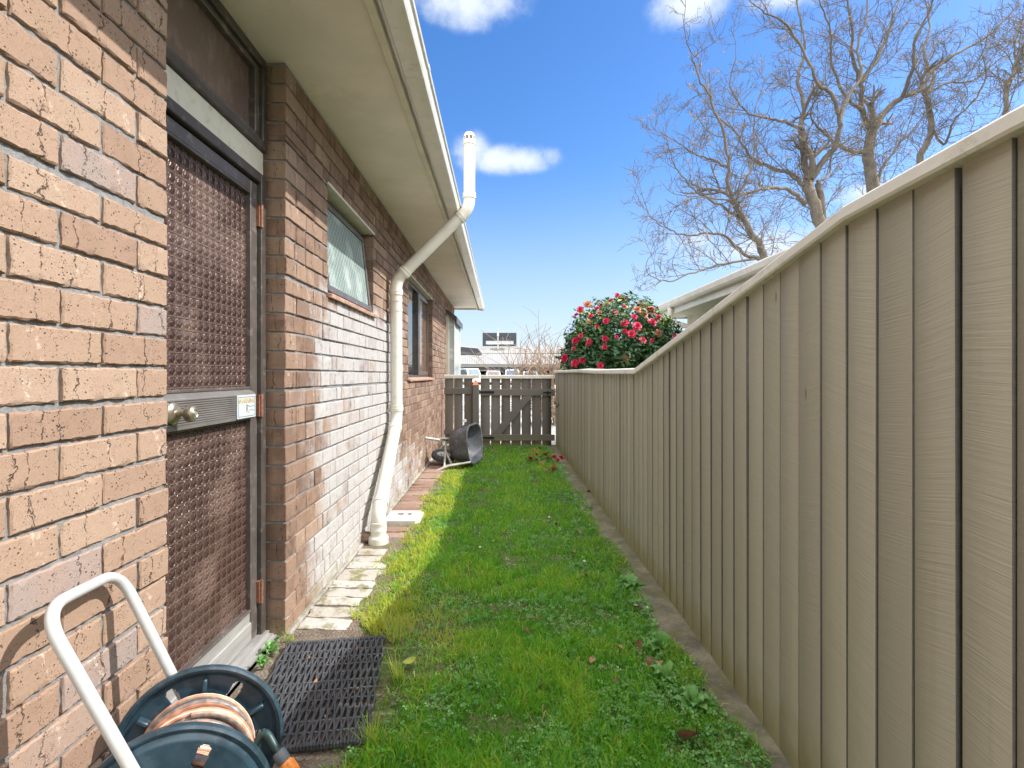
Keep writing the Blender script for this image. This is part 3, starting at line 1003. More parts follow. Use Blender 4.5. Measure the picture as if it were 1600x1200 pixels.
# two-light aluminium window
y0, y1, z0, z1 = WIN2
wf = MB()
ym = 6.42
for lo, hi in (((-1.10, y0 + .002, z0 + .03), (-1.03, y1 - .002, z0 + .075)), ((-1.10, y0 + .002, z1 - .05), (-1.03, y1 - .002, z1 - .004)),
               ((-1.10, y0 + .002, z0 + .075), (-1.03, y0 + .045, z1 - .05)), ((-1.10, y1 - .045, z0 + .075), (-1.03, y1 - .002, z1 - .05)),
               ((-1.10, ym - .03, z0 + .075), (-1.025, ym + .03, z1 - .05))):
    wf.box(lo, hi, 0.003)
w2 = wf.build('window', M['bronze'], house)
sh = MB()
for lo, hi in (((-1.06, ym + .03, z0 + .075), (-1.022, y1 - .045, z0 + .125)), ((-1.06, ym + .03, z1 - .095), (-1.022, y1 - .045, z1 - .05)),
               ((-1.06, ym + .03, z0 + .125), (-1.022, ym + .075, z1 - .095)), ((-1.06, y1 - .09, z0 + .125), (-1.022, y1 - .045, z1 - .095))):
    sh.box(lo, hi, 0.003)
sh.build('sash', M['bronze_light'], w2)
pg = MB(); pg.box((-1.07, y0 + .043, z0 + .073), (-1.064, ym - .028, z1 - .048), 0); pg.build('pane', M['clear_glass'], w2)
pg = MB(); pg.box((-1.05, ym + .073, z0 + .123), (-1.044, y1 - .088, z1 - .093), 0); pg.build('pane', M['curtain_glass'], w2)
hp = MB(); hp.box((-1.03, y0 + .002, z1 - .010), (WX + 0.003, y1 - .002, z1 + 0.003), 0.001); hp.build('head_panel', M['cream'], w2)
brick_sill(w2, y0 - 0.02, y1 + 0.03, z0 + .035)

# box bay window at the far corner
bw = MB()
bx = -0.815
bw.box((WX - .05, 9.10, 0.55), (WX + .052, 9.16, 2.27), 0.004)
bw.box((bx - .02, 9.11, 0.62), (bx, 9.14, 2.17), 0.003)
bw.box((WX + .052, 9.11, 0.62), (bx - .02, 9.14, 0.72), 0.003)
bw.box((bx - .04, 9.14, 0.62), (bx, 10.45, 0.72), 0.003)
bw.box((WX, 10.41, 0.62), (bx, 10.45, 2.17), 0.003)
bay = bw.build('bay_window', M['cream'], house)
pg = MB(); pg.box((WX + .05, 9.12, 0.70), (bx - .018, 9.128, 2.25), 0); pg.box((bx - .02, 9.14, 0.72), (bx - .013, 10.41, 2.14), 0)
pg.build('pane', M['pale_glass'], bay)
hd = MB(); hd.prism([(WX, 9.06, 2.335), (-0.775, 9.06, 2.202), (-0.775, 9.06, 2.085), (WX, 9.06, 2.285)], (0, 1.44, 0))
hd.build('hood', M['bronze'], bay)

# plastic vent pipe
PX, PY = -0.893, 4.38
PR = 0.050


def smooth_path(pts, rad=0.09, n=6):
    P = [Vector(p) for p in pts]
    out = [P[0]]
    for a, b_, c in zip(P[:-2], P[1:-1], P[2:]):
        d1, d2 = (a - b_).normalized(), (c - b_).normalized()
        r = min(rad, (a - b_).length * .45, (c - b_).length * .45)
        s, t = b_ + d1 * r, b_ + d2 * r
        for i in range(n + 1):
            u = i / n
            out.append(s * (1 - u) ** 2 + b_ * 2 * u * (1 - u) + t * u * u)
    out.append(P[-1])
    return out


pts = [(-0.855, 3.585, -0.05), (-0.858, 3.60, 0.195), (PX + .004, PY, 0.78), (PX, PY, 1.975), (-0.268, PY + .02, 2.60), (-0.268, PY + .02, 3.15)]
vp = MB()
vp.tube(smooth_path(pts, 0.075), PR, 28)
pipe = vp.build('vent_pipe', M['pvc'], house)
P = [Vector(p) for p in pts]
def collar(c, d, L=0.05, r=PR * 1.13):
    d = Vector(d).normalized()
    mb = MB()
    mb.lathe([(PR * .98, -L / 2), (r, -L / 2), (r, -L * .28), (r * 1.03, -L * .22), (r * 1.03, -L * .1), (r, -L * .04), (r, L * .46), (PR * .98, L / 2)], c, d, 28)
    mb.build('pipe_collar', M['pvc'], pipe, ang=25)
for i in range(1, 5):
    for d in ((P[i - 1] - P[i]).normalized(), (P[i + 1] - P[i]).normalized()):
        collar(P[i] + d * 0.105, d)
collar(P[3] - Vector((0, 0, .17)), (0, 0, 1), 0.03, PR * 1.06)
bs = MB()
bs.lathe([(PR * 1.38, -.06), (PR * 1.38, 0.028), (PR * 1.30, 0.036), (PR * 1.08, 0.042), (PR * 1.06, .07), (PR * 1.10, .075), (PR * 1.10, .088), (PR * 1.06, .093), (PR * 1.06, .115), (PR * 1.10, .12), (PR * 1.10, .134), (PR, .14)], (-0.855, 3.585, -0.0), (0, 0.02, 1), 32)
bs.build('pipe_foot', M['pvc'], pipe, ang=25)
cp = MB()
t_ = P[5]
cp.lathe([(PR * .9, -0.01), (PR * 1.10, -0.01), (PR * 1.10, 0.015), (PR * .97, 0.022), (PR * .97, 0.03)], t_, (0, 0, 1), 24)
cp.lathe([(PR * .97, 0.062), (PR * .93, 0.078), (PR * .72, 0.092), (0, 0.098)], t_, (0, 0, 1), 24)
cp.lathe([(PR * .97, 0.058), (PR * .97, 0.064), (0, 0.064)], t_, (0, 0, 1), 24)
for k in range(8):
    a = k * math.pi / 4
    q = t_ + Vector((math.cos(a) * PR * .9, math.sin(a) * PR * .9, 0))
    cp.tube([q + Vector((0, 0, .02)), q + Vector((0, 0, .062))], 0.006, 6)
cp.build('vent_cowl', M['pvc'], pipe)
for zz in (1.72, 0.86):
    br = MB()
    br.lathe([(PR * 1.0, -.012), (PR * 1.07, -.012), (PR * 1.07, .012), (PR * 1.0, .012)], (PX + .001, PY, zz), (0, 0, 1), 24)
    br.box((WX - .01, PY - .012, zz - .012), (PX - PR * .9, PY + .012, zz + .012), 0.002)
    br.build('pipe_bracket', M['pvc'], pipe)

# ------------------------------------------------------------------ boundary fence
FENCE_P = [(-1.5, 1.60), (0.84, 1.585), (1.28, 1.562), (3.27, 1.190), (6.0, 1.212), (8.5, 1.222)]


def ftop(y):
    for (a, za), (b_, zb) in zip(FENCE_P[:-1], FENCE_P[1:]):
        if y <= b_:
            return za + (zb - za) * (y - a) / (b_ - a)
    return FENCE_P[-1][1]


def fx(y):
    return 0.858 + 0.0055 * y


fence = thing('boundary_fence', 'tall taupe close-boarded timber fence with pale capping that steps down along the right', 'fence', (0.89, 3.5, 0))
rng = random.Random(21)
FV, FQ, FT = [], [], []


def board(xf, ya, yb, zb, za_top, zb_top, th_, b=0.0012):
    """vertical board facing -X between ya..yb whose top follows the capping"""
    o = len(FV)
    tone = [rng.random() for _ in range(3)]
    prof = [(xf + b, ya), (xf, ya + b), (xf, yb - b), (xf + b, yb), (xf + th_, yb), (xf + th_, ya)]
    lean = rng.gauss(0, 0.0006); tw_ = rng.gauss(0, .0016)
    sk = rng.choice([.0004, .0007, .001, .0014, .0018, .0028])
    skew = lambda q: sk * (2 * (q - ya) / (yb - ya) - 1)
    for (x, y) in prof:
        FV.append((x + skew(y), y, zb)); FT.append(tone)
    for (x, y) in prof:
        t = (y - ya) / (yb - ya)
        FV.append((x + skew(y) + lean, y + tw_ + rng.gauss(0, .0006), za_top + (zb_top - za_top) * t)); FT.append(tone)
    n = 6
    for i in range(n):
        j = (i + 1) % n
        FQ.append((o + i, o + n + i, o + n + j, o + j))


y = -1.5
wide = {1.70: .011, 2.02: .012}
ys_gap = []
while y < 8.36:
    w = 0.098 + rng.uniform(-.003, .003)
    gap = rng.choice([0.0025, 0.003, 0.0035, 0.004, 0.005, 0.006, 0.0035, 0.010])
    x = fx(y) + rng.gauss(0, 0.0007)
    if 1.66 < y < 2.15: gap = 0.010
    board(x, y, y + w, -0.03 + rng.uniform(-.006, .004), ftop(y) - .012, ftop(y + w) - .012, 0.019)
    y += w + gap
FQ = np.array(FQ)
boards = mesh_np('board_panel', FV, FQ, M['fence'], fence, {'tone': FT})
back = MB()
y = -1.5
while y < 8.36:
    back.box((fx(y) + .0215, y - .045, -0.02), (fx(y) + .040, y + .056, min(ftop(y), ftop(y + .05)) - (0.38 if 1.6 < y < 2.3 else 0.045)), 0.002)
    y += 0.1035
M['backing'] = simple('backing_timber', (0.15, 0.145, 0.135), 0.85, var=0.2, scale=12)
bk = back.build('backing_panel', M['backing'], fence)
for (a, za), (b_, zb) in zip(FENCE_P[:-1], FENCE_P[1:]):
    rl = MB()
    rl.prism([(fx(a) + .042, a, za - .44), (fx(a) + .085, a, za - .44), (fx(a) + .085, a, za - .36), (fx(a) + .042, a, za - .36)], (fx(b_) - fx(a), b_ - a, zb - za))
    rl.build('rail', M['fence'], fence)
    rl = MB()
    rl.prism([(fx(a) + .042, a, .28), (fx(a) + .085, a, .28), (fx(a) + .085, a, .36), (fx(a) + .042, a, .36)], (fx(b_) - fx(a), b_ - a, 0))
    rl.build('rail', M['fence'], fence)
for yy in np.arange(-1.2, 8.5, 2.4):
    pz = MB(); pz.box((fx(yy) + .086, yy, -.1), (fx(yy) + .18, yy + .09, ftop(yy) - .05), 0.004)
    pz.build('post', M['fence'], fence)
capm = MB()
CPR = [(-0.022, -0.020), (-0.026, -0.014), (-0.026, 0.010), (-0.020, 0.016), (0.075, 0.022), (0.080, 0.016), (0.080, -0.016), (0.074, -0.020)]
V, F = [], []
cy = [(-1.5, 1.60), (0.84, 1.585), (1.26, 1.565), (1.30, 1.557), (3.25, 1.194), (3.29, 1.190), (4.6, 1.196), (5.6, 1.212), (6.6, 1.214), (7.4, 1.216), (8.42, 1.222)]
for (yy, zz) in cy:
    for (dx_, dz_) in CPR:
        V.append((fx(yy) + dx_, yy, zz + dz_))
n = len(CPR)
for i in range(len(cy) - 1):
    for k in range(n):
        k2 = (k + 1) % n
        F.append([i * n + k, (i + 1) * n + k, (i + 1) * n + k2, i * n + k2])
F.append(list(range(n))); F.append([(len(cy) - 1) * n + k for k in range(n - 1, -1, -1)])
capm.add(V, F)
capm.build('capping', M['cap'], fence, ang=30)

# ------------------------------------------------------------------ gate, its post and the short fixed panel
GY = 8.45


def gate_boards(name, x_list, zb, zt, parent):
    global FV, FQ, FT
    V, T, Q = [], [], []
    for (xa, xb) in x_list:
        o = len(V); tone = [rng.random() for _ in range(3)]
        pr = [(xa, GY + .022), (xa, GY + .002), (xa + .002, GY), (xb - .002, GY), (xb, GY + .002), (xb, GY + .022)]
        za = zb + rng.uniform(-.01, .01)
        for z_ in (za, zt):
            for (x, y) in pr:
                V.append((x + (rng.uniform(-.003, .003)), y, z_)); T.append(tone)
        for i in range(6):
            j = (i + 1) % 6
            Q.append((o + i, o + j, o + 6 + j, o + 6 + i))
        Q.append((o, o + 1, o + 2, o + 3)) if False else None
    return mesh_np(name, V, np.array(Q), M['gate'], parent, {'tone': T})


gate = thing('wooden_gate', 'dark grey boarded gate with diagonal brace and white top between post and fence', 'gate', (0.28, GY, 0))
xs = [x for x in np.arange(-0.335, 0.80, 0.169)]
gate_boards('board_panel', [(x + .010, min(x + .169 - .009, .890)) for x in xs], 0.0, 1.12, gate)
MB().box((-0.33, GY - .042, 0.825), (0.892, GY - .002, 0.935), 0.004).build('rail', M['gate'], gate)
MB().box((-0.33, GY - .042, 0.085), (0.892, GY - .002, 0.185), 0.004).build('rail', M['gate'], gate)
bc = MB()
a, b_ = Vector((-0.07, 0, 0.186)), Vector((0.46, 0, 0.824))
bc.prism([(a.x - .075, GY - .040, a.z), (a.x + .075, GY - .040, a.z), (b_.x + .075, GY - .040, b_.z), (b_.x - .075, GY - .040, b_.z)], (0, .037, 0))
bc.build('brace', M['gate'], gate)
cp = MB(); cp.box((-0.33, GY - .035, 1.105), (0.896, GY + .045, 1.165), 0.006)
cp.build('capping', M['cap'], gate)
for zz in (0.885, 0.135):
    hg = MB()
    hg.box((-0.335, GY - .052, zz - .02), (-0.10, GY - .0425, zz + .018), 0.002)
    hg.tube([(-0.345, GY - .055, zz - .04), (-0.345, GY - .055, zz + .04)], 0.012, 8)
    hg.build('hinge', M['black'], gate)
lt = MB(); lt.box((0.70, GY - .052, 0.865), (0.83, GY - .0425, 0.89), 0.002); lt.box((0.76, GY - .07, 0.85), (0.785, GY - .0525, 0.905), 0.002)
lt.build('latch', M['black'], gate)

fp = thing('fence_panel', 'short fixed panel of dark grey boards between brick wall and gate post', 'fence', (-0.68, GY, 0))
gate_boards('board_panel', [(-0.915, -0.785), (-0.762, -0.625), (-0.600, -0.462)], 0.03, 1.12, fp)
MB().box((-0.925, GY - .042, 0.85), (-0.462, GY - .002, 0.955), 0.004).build('rail', M['gate'], fp)
MB().box((-0.925, GY - .042, 0.19), (-0.462, GY - .002, 0.26), 0.004).build('rail', M['gate'], fp)
cp = MB(); cp.box((-0.935, GY - .035, 1.108), (-0.345, GY + .045, 1.168), 0.006); cp.build('capping', M['cap'], fp)

gp = MB(); gp.box((-0.457, GY - .10, -.1), (-0.352, GY - .003, 1.0), 0.006)
gpo = gp.build('gate_post', M['gate'])
props(gpo, 'square dark grey timber gate post with a broken terracotta top', 'post')
tc = MB()
tc.add([(-0.457, GY - .10, 1.0), (-0.352, GY - .10, 1.0), (-0.352, GY - .004, 1.0), (-0.457, GY - .004, 1.0), (-0.42, GY - .06, 1.085), (-0.395, GY - .05, 1.07)],
       [[0, 1, 5, 4], [1, 2, 5], [2, 3, 4, 5], [3, 0, 4], [3, 2, 1, 0]])
M['terracotta'] = simple('terracotta', (0.45, 0.16, 0.07), 0.8, var=0.3, scale=30)
tc.build('post_top', M['terracotta'], gpo, smooth=False)

# ------------------------------------------------------------------ pavers, drain cover, mat
rng = random.Random(77)


def paver(x0, x1, y0, y1, zt, m, label, group, i):
    mb = MB()
    cx, cy = (x0 + x1) / 2, (y0 + y1) / 2
    hx, hy = (x1 - x0) / 2, (y1 - y0) / 2
    # worn brick with a chipped, slightly domed top
    nx, ny = 7, 5
    V, F = [], []
    for a in range(nx + 1):
        for b in range(ny + 1):
            u, v = a / nx * 2 - 1, b / ny * 2 - 1
            edge = max(abs(u), abs(v)) > .99
            V.append((u * hx + rng.gauss(0, .0025), v * hy + rng.gauss(0, .0025), (-0.007 if edge else 0) + rng.gauss(0, .0014)))
    for a in range(nx):
        for b in range(ny):
            F.append([a * (ny + 1) + b, (a + 1) * (ny + 1) + b, (a + 1) * (ny + 1) + b + 1, a * (ny + 1) + b + 1])
    ring = [a * (ny + 1) for a in range(nx + 1)] + [nx * (ny + 1) + b for b in range(1, ny + 1)] + [a * (ny + 1) + ny for a in range(nx - 1, -1, -1)] + [b for b in range(ny - 1, 0, -1)]
    o = len(V)
    V += [(V[k][0], V[k][1], -0.05) for k in ring]
    n = len(ring)
    for k in range(n):
        F.append([ring[k], o + k, o + (k + 1) % n, ring[(k + 1) % n]])
    mb.add(V, F)
    ob = mb.build('paver', m, ang=50)
    ob.location = (cx, cy, zt)
    ob.rotation_euler = (rng.gauss(0, .012), rng.gauss(0, .02), rng.gauss(0, .03))
    return props(ob, label, 'paver', group)


y = 2.36
i = 0
while y < 3.42:
    d = rng.choice([0.088, 0.105, 0.108, 0.112])
    x1 = -0.705 + rng.uniform(-.02, .03)
    if y > 3.2: x1 = -0.76
    paver(-0.938, x1, y, y + d, 0.004 + rng.uniform(-.006, .004), M['paver_pale'],
          'pale mossy paver in the row between door mat and vent pipe', 'pale pavers along the wall', i)
    y += d + rng.uniform(.006, .014); i += 1
y = 3.70
while y < 6.7:
    d = rng.choice([0.10, 0.108, 0.112])
    if not (3.96 < y + d / 2 < 4.40):
        paver(-0.936, -0.70 + rng.uniform(-.03, .02), y, y + d, 0.0 + rng.uniform(-.006, .006), M['paver_red'],
              'reddish brick paver laid at the wall foot beyond the vent pipe', 'red pavers along the wall', i)
    y += d + rng.uniform(.004, .014); i += 1

dc = MB()
dcx, dcy = -0.775, 4.19
def ringed(mb, x0, x1, y0, y1, z0, z1, holes):
    """flat lid with rectangular openings, cut as a grid"""
    xs_ = sorted({x0, x1, *[h[0] for h in holes], *[h[1] for h in holes]}); ys_ = sorted({y0, y1, *[h[2] for h in holes], *[h[3] for h in holes]})
    for xa, xb in zip(xs_[:-1], xs_[1:]):
        for ya, yb in zip(ys_[:-1], ys_[1:]):
            if any(h[0] <= (xa + xb) / 2 <= h[1] and h[2] <= (ya + yb) / 2 <= h[3] for h in holes): continue
            mb.box((xa, ya, z0), (xb, yb, z1), 0.0)
ringed(dc, -0.925, -0.67, 4.03, 4.34, -0.01, 0.016, [(-0.855, -0.80, 4.20, 4.27), (-0.775, -0.735, 4.20, 4.27)])
dc.prism([(-0.67, 4.05, -.01), (-0.64, 4.08, -.01), (-0.64, 4.29, -.01), (-0.67, 4.32, -.01)], (0, 0, 0.0255))
dco = dc.build('drain_cover', M['pvc'])
props(dco, 'white plastic gully cover with two square holes set among red pavers', 'drain cover')
dh = MB(); dh.box((-0.86, 4.19, -0.06), (-0.73, 4.28, -0.012), 0); dh.build('gully', M['black'], dco)

bs_ = MB()
bs_.box((-0.07, -0.045, 0), (0.07, 0.045, 0.055), 0.012, Matrix.Translation((-0.925, 3.62, -0.005)) @ Matrix.Rotation(0.5, 4, 'Z') @ Matrix.Rotation(0.18, 4, 'Y'))
props(bs_.build('broken_brick', M['paver_red']), 'broken brick lump jammed between wall and foot of vent pipe', 'brick')

# woven rubber-strip mat
mat_o = thing('door_mat', 'black woven rubber strip mat lying on the ground in front of the door', 'mat', (-0.668, 1.905, 0.0), R(7.9))
mw = MB()
Lm, Wm, NS, per = 0.64, 0.405, 36, 0.075
base = Matrix.Translation((-0.668, 1.905, 0.0)) @ Matrix.Rotation(R(7.9), 4, 'Z')
rm = random.Random(4)
for k in range(NS):
    x0 = -Wm / 2 + Wm * k / (NS - 1)
    sg = 1 if k % 2 else -1
    npt = 60
    wob = rm.uniform(-.0012, .0012)
    V, F = [], []
    for i in range(npt + 1):
        s_ = -Lm / 2 + Lm * i / npt
        c = x0 + wob + sg * 0.0042 * math.sin(math.pi * (s_ / per)) + .0015 * math.sin(s_ * 9 + k * .2)
        zt = 0.016 + 0.0025 * math.sin(2 * math.pi * s_ / per + k) + rm.gauss(0, .0004)
        w_ = 0.0036
        for (dx_, z_) in ((-w_, 0.002), (-w_, zt - .002), (-w_ * .5, zt), (w_ * .5, zt), (w_, zt - .002), (w_, 0.002)):
            V.append(base @ Vector((c + dx_, s_, z_)))
    for i in range(npt):
        for j in range(6):
            j2 = (j + 1) % 6
            F.append([i * 6 + j, i * 6 + j2, (i + 1) * 6 + j2, (i + 1) * 6 + j])
    mw.add(V, F)
mw.build('rubber_strips', M['rubber'], mat_o, recalc=True)
rd = MB()
for k in range(12):
    s_ = -Lm / 2 + .012 + (Lm - .024) * k / 11
    rd.tube([base @ Vector((-Wm / 2 - .004, s_, .008)), base @ Vector((Wm / 2 + .004, s_, .008))], 0.0022, 6)
rd.build('wire_rod', M['grey_plastic'], mat_o)
for sg in (-1, 1):
    en = MB()
    for k in range(40):
        x = -Wm / 2 + Wm * (k + .5) / 40
        en.box((x - .0046, sg * Lm / 2 - .009, .002), (x + .0046, sg * Lm / 2 + .009, .019 + rm.uniform(-.002, .002)), .003, base)
    en.build('end_binding', M['rubber'], mat_o)

# ------------------------------------------------------------------ garden hose reel
Cn, Cf = Vector((-0.668, 1.045, 0.255)), Vector((-0.748, 1.275, 0.245))
ax = (Cf - Cn).normalized()
reel = thing('hose_reel', 'garden hose reel with navy drums, white tube handle and orange striped hose by the door', 'hose reel', (-0.70, 1.16, 0.0))
eu = Vector((0, 0, 1)) - ax * ax.z; eu.normalize()
ev = ax.cross(eu)


def flange(c, flip):
    bm = bmesh.new()
    rs = [0.022, 0.045, 0.070, 0.092, 0.104] + [0.106 + 0.0025 * q for q in range(23)] + [0.163, 0.168, 0.176]
    NT_ = 300
    def dish(r):
        return (0.010 * max(0, min(1, (0.175 - r) / 0.009)))
    ring = []
    for r in rs:
        ring.append([bm.verts.new(c + (eu * math.cos(2 * math.pi * k / NT_) + ev * math.sin(2 * math.pi * k / NT_)) * r + ax * flip * -dish(r)) for k in range(NT_)])
    for i in range(len(rs) - 1):
        rm_ = (rs[i] + rs[i + 1]) / 2
        for k in range(NT_):
            a = (2 * math.pi * (k + .5) / NT_)
            sect = ((a - R(4 if flip < 0 else -7)) / (2 * math.pi) * 6) % 1.0
            da = abs(sect - .5) / 6 * 2 * math.pi * rm_
            # rounded slot of half-width 13 mm between r 0.086 and 0.137
            mid = max(0, abs(rm_ - 0.133) - 0.014)
            if 0.10 < rm_ < 0.163 and da * da + mid * mid < 0.0125 ** 2: continue
            bm.faces.new([ring[i][k], ring[i][(k + 1) % NT_], ring[i + 1][(k + 1) % NT_], ring[i + 1][k]])
    bmesh.ops.recalc_face_normals(bm, faces=bm.faces)
    bmesh.ops.solidify(bm, geom=bm.faces[:] + bm.edges[:] + bm.verts[:], thickness=0.004)
    bm.verts.ensure_lookup_table()
    mb = MB()
    bm.verts.index_update()
    mb.add([v.co.copy() for v in bm.verts], [[v.index for v in f.verts] for f in bm.faces])
    bm.free()
    mb.lathe([(0.174, -0.004), (0.178, -0.009), (0.185, -0.011), (0.190, -0.007), (0.1905, 0.004), (0.188, 0.010), (0.183, 0.011), (0.177, 0.008), (0.174, 0.003)], c, ax, 96, close=True)
    for k in range(6):
        a = 2 * math.pi * k / 6 + R(4 if flip < 0 else -7)
        d = eu * math.cos(a) + ev * math.sin(a); t = ax.cross(d)
        Mx = Matrix((( *d, 0), (*t, 0), (*ax, 0), (0, 0, 0, 1))).transposed(); Mx.translation = c
        mb.box((0.115, -0.005, -0.012), (0.160, 0.005, 0.008), 0.004, Mx)
    mb.lathe([(0.0, -0.02 * 1), (0.03, -0.02), (0.036, -0.012), (0.05, -0.008), (0.05, 0.004), (0.0, 0.004)], c, ax * flip, 32)
    return mb.build('drum_flange', M['navy'], reel, ang=40)


flange(Cn, 1); flange(Cf, -1)
hb = MB(); hb.lathe([(0.068, 0.0), (0.07, 0.004), (0.07, (Cf - Cn).length)], Cn, ax, 40); hb.build('drum_hub', M['navy'], reel)
# handle frame of white tube
off = 0.034
An, Bf = Vector((-0.884, 0.985, 0.712)), Vector((-0.940, 1.262, 0.682))
Nn, Ff = Cn - ax * off, Cf + ax * off
dn, df = (Nn - An), (Ff - Bf)
footn = An + dn * ((An.z - 0.02) / (An.z - Nn.z)); footf = Bf + df * ((Bf.z - 0.02) / (Bf.z - Ff.z))
hf = MB()
hf.tube(smooth_path([footn, An, Bf, footf], 0.075, 10), 0.0122, 16)
hf.tube([footn + Vector((0, -.02, 0)), footf + Vector((0, .02, 0))], 0.0115, 14)
handle = hf.build('handle_frame', M['white_paint'], reel)
for c in (Nn, Ff):
    MB().tube([c, Vector((c.x - .20, c.y, 0.02))], 0.0115, 12).build('rear_leg', M['white_paint'], reel)
axl = MB(); axl.tube([Nn - ax * .016, Ff + ax * .016], 0.010, 12)
axl.build('axle', M['steel'], reel)
# hose: layered coil, striped lengthwise
HV, HQ, HA = [], [], []


def hose_tube(path, rad, nseg=12, phase=0.0):
    P_ = [Vector(p) for p in path]
    o = len(HV)
    t0 = (P_[1] - P_[0]).normalized(); u = t0.cross(ax if abs(t0.dot(ax)) < .9 else Vector((0, 0, 1))).normalized()
    for i, p in enumerate(P_):
        t = (P_[min(i + 1, len(P_) - 1)] - P_[max(i - 1, 0)]).normalized()
        u = (u - t * u.dot(t)).normalized(); w = t.cross(u)
        tw_ = phase + i * 0.02
        for k in range(nseg):
            a = 2 * math.pi * k / nseg + tw_
            HV.append(p + (u * math.cos(a) + w * math.sin(a)) * rad)
            ca = 2 * math.pi * k / nseg
            HA.append((math.cos(ca), math.sin(ca), i * 0.05))
    for i in range(len(P_) - 1):
        for k in range(nseg):
            HQ.append((o + i * nseg + k, o + i * nseg + (k + 1) % nseg, o + (i + 1) * nseg + (k + 1) % nseg, o + (i + 1) * nseg + k))


Lh = (Cf - Cn).length
hr = random.Random(9)
hrad = 0.0083
path = []
N_T = 46
for layer in range(3):
    r_ = 0.070 + hrad + layer * 0.0150
    nt = 12
    for i in range(nt * N_T):
        f_ = i / (nt * N_T)
        if layer % 2: f_ = 1 - f_
        if layer == 2 and f_ > 0.86: continue
        s_ = 0.016 + (Lh - 0.032) * f_
        a = 2 * math.pi * i / N_T
        rr = r_ + 0.0028 * math.sin(i * .013 + layer * 2) + 0.0016 * math.sin(i * .071)
        s2 = s_ + 0.0026 * math.sin(a * 1.0 + i * .004)
        path.append(Cn + ax * s2 + (eu * math.cos(a) + ev * math.sin(a)) * rr)
hose_tube(path, hrad)
for q in range(3):
    pp = []
    for i in range(int(N_T * 1.6)):
        a = 2 * math.pi * i / N_T + q
        f_ = 0.62 + 0.12 * q + 0.012 * math.sin(a + q) + 0.05 * i / N_T
        pp.append(Cn + ax * (Lh * min(f_, .93)) + (eu * math.cos(a) + ev * math.sin(a)) * (0.123 + 0.004 * math.sin(a * 2 + q)))
    hose_tube(pp, hrad, phase=q * 1.3)
mh, nh, bh, _ = new_mat('striped_hose')
aa = nh.sep(nh.attr('around').outputs['Vector'])
ang = nh.math('ARCTAN2', aa[1], aa[0])
st_ = nh.math('ABSOLUTE', nh.math('SINE', nh.math('MULTIPLY', ang, 1.0)))
colh = nh.mix(nh.step(st_, 0.70, 0.78), (0.56, 0.23, 0.12), (0.16, 0.145, 0.14))
colh = nh.mix(nh.step(nh.math('ABSOLUTE', nh.math('COSINE', ang)), 0.975, 0.99), colh, (0.72, 0.66, 0.58))
ribs = nh.math('SINE', nh.math('MULTIPLY', aa[2], 60.0))
colh = nh.mix(nh.step(nh.noise(nh.obj(), 60, 4), 0.4, 0.75, 0, 0.4), colh, (0.66, 0.42, 0.31))
setp(nh, bh, Base_Color=colh, Roughness=0.42)
bump(nh, bh, ribs, 0.0008)
hose = mesh_np('hose', HV, np.array(HQ), mh, reel, {'around': HA}, smooth=True)
# leader hose with tap connector at the mat end
ld = MB()
Lp = [Cf + Vector((0.03, -0.04, -0.06)), Cf + Vector((0.12, -0.035, -0.02)), at(415, 1140, 1.26), at(430, 1168, 1.245), at(440, 1183, 1.24)]
ld.tube(smooth_path(Lp, 0.05), 0.0092, 12)
M['leader'] = simple('dark_green_hose', (0.02, 0.055, 0.055), 0.4, var=0.2, scale=30)
lead = ld.build('leader_hose', M['leader'], reel)
d = (Lp[-1] - Lp[-2]).normalized()
cl_ = MB(); cl_.lathe([(0.0, -.016), (0.013, -.016), (0.0165, -.010), (0.0165, .008), (0.014, .014), (0, .014)], Lp[-1], d, 14); cl_.build('collar', M['grey_plastic'], lead)
cl_ = MB()
cl_.lathe([(0.0, .012), (0.0145, .013), (0.0175, .020), (0.0175, .046), (0.015, .052), (0.010, .056), (0.010, .070), (0, .070)], Lp[-1], d, 14)
for k in range(6):
    a = k * math.pi / 3
    u_ = d.cross(Vector((0, 0, 1))).normalized(); w_ = d.cross(u_)
    cl_.tube([Lp[-1] + d * .018 + (u_ * math.cos(a) + w_ * math.sin(a)) * .017, Lp[-1] + d * .046 + (u_ * math.cos(a) + w_ * math.sin(a)) * .017], .003, 6)
cl_.build('tap_connector', M['orange'], lead)

# ------------------------------------------------------------------ wheelbarrow tipped on its side
wb = thing('wheelbarrow', 'wheelbarrow tipped on its side with black plastic tray and grey tube frame near the gate', 'wheelbarrow', (-0.55, 6.7, 0))
M['tray'] = simple('sky_tinted_black_plastic', (0.085, 0.09, 0.105), 0.45, var=0.35, scale=9, dirt=(0.24, 0.26, 0.30), bmp=0.001)  # blue-grey blotches stand in for sky light on the tray
M['wb_frame'] = simple('galvanised_tube', (0.50, 0.50, 0.48), 0.42, metal=0.4, var=0.15, scale=15, dirt=(0.33, 0.28, 0.22))
n_ = Vector((0.965, -0.22, 0.10)).normalized()
h_ = Vector((0.22, 0.965, 0.0)); h_ = (h_ - n_ * h_.dot(n_)).normalized()
v_ = n_.cross(h_) ; v_ = v_ if v_.z > 0 else -v_
rc = Vector((-0.335, 6.72, 0.27))
tb = MB()
def rrect(c, a, b_, la, lb, r, n=6):
    out = []
    for (sa, sb, st0) in ((1, 1, 0), (-1, 1, 90), (-1, -1, 180), (1, -1, 270)):
        for k in range(n + 1):
            t = R(st0 + 90 * k / n)
            out.append(c + a * (sa * (la - r) + r * math.cos(t)) + b_ * (sb * (lb - r) + r * math.sin(t)))
    return out
loops = []
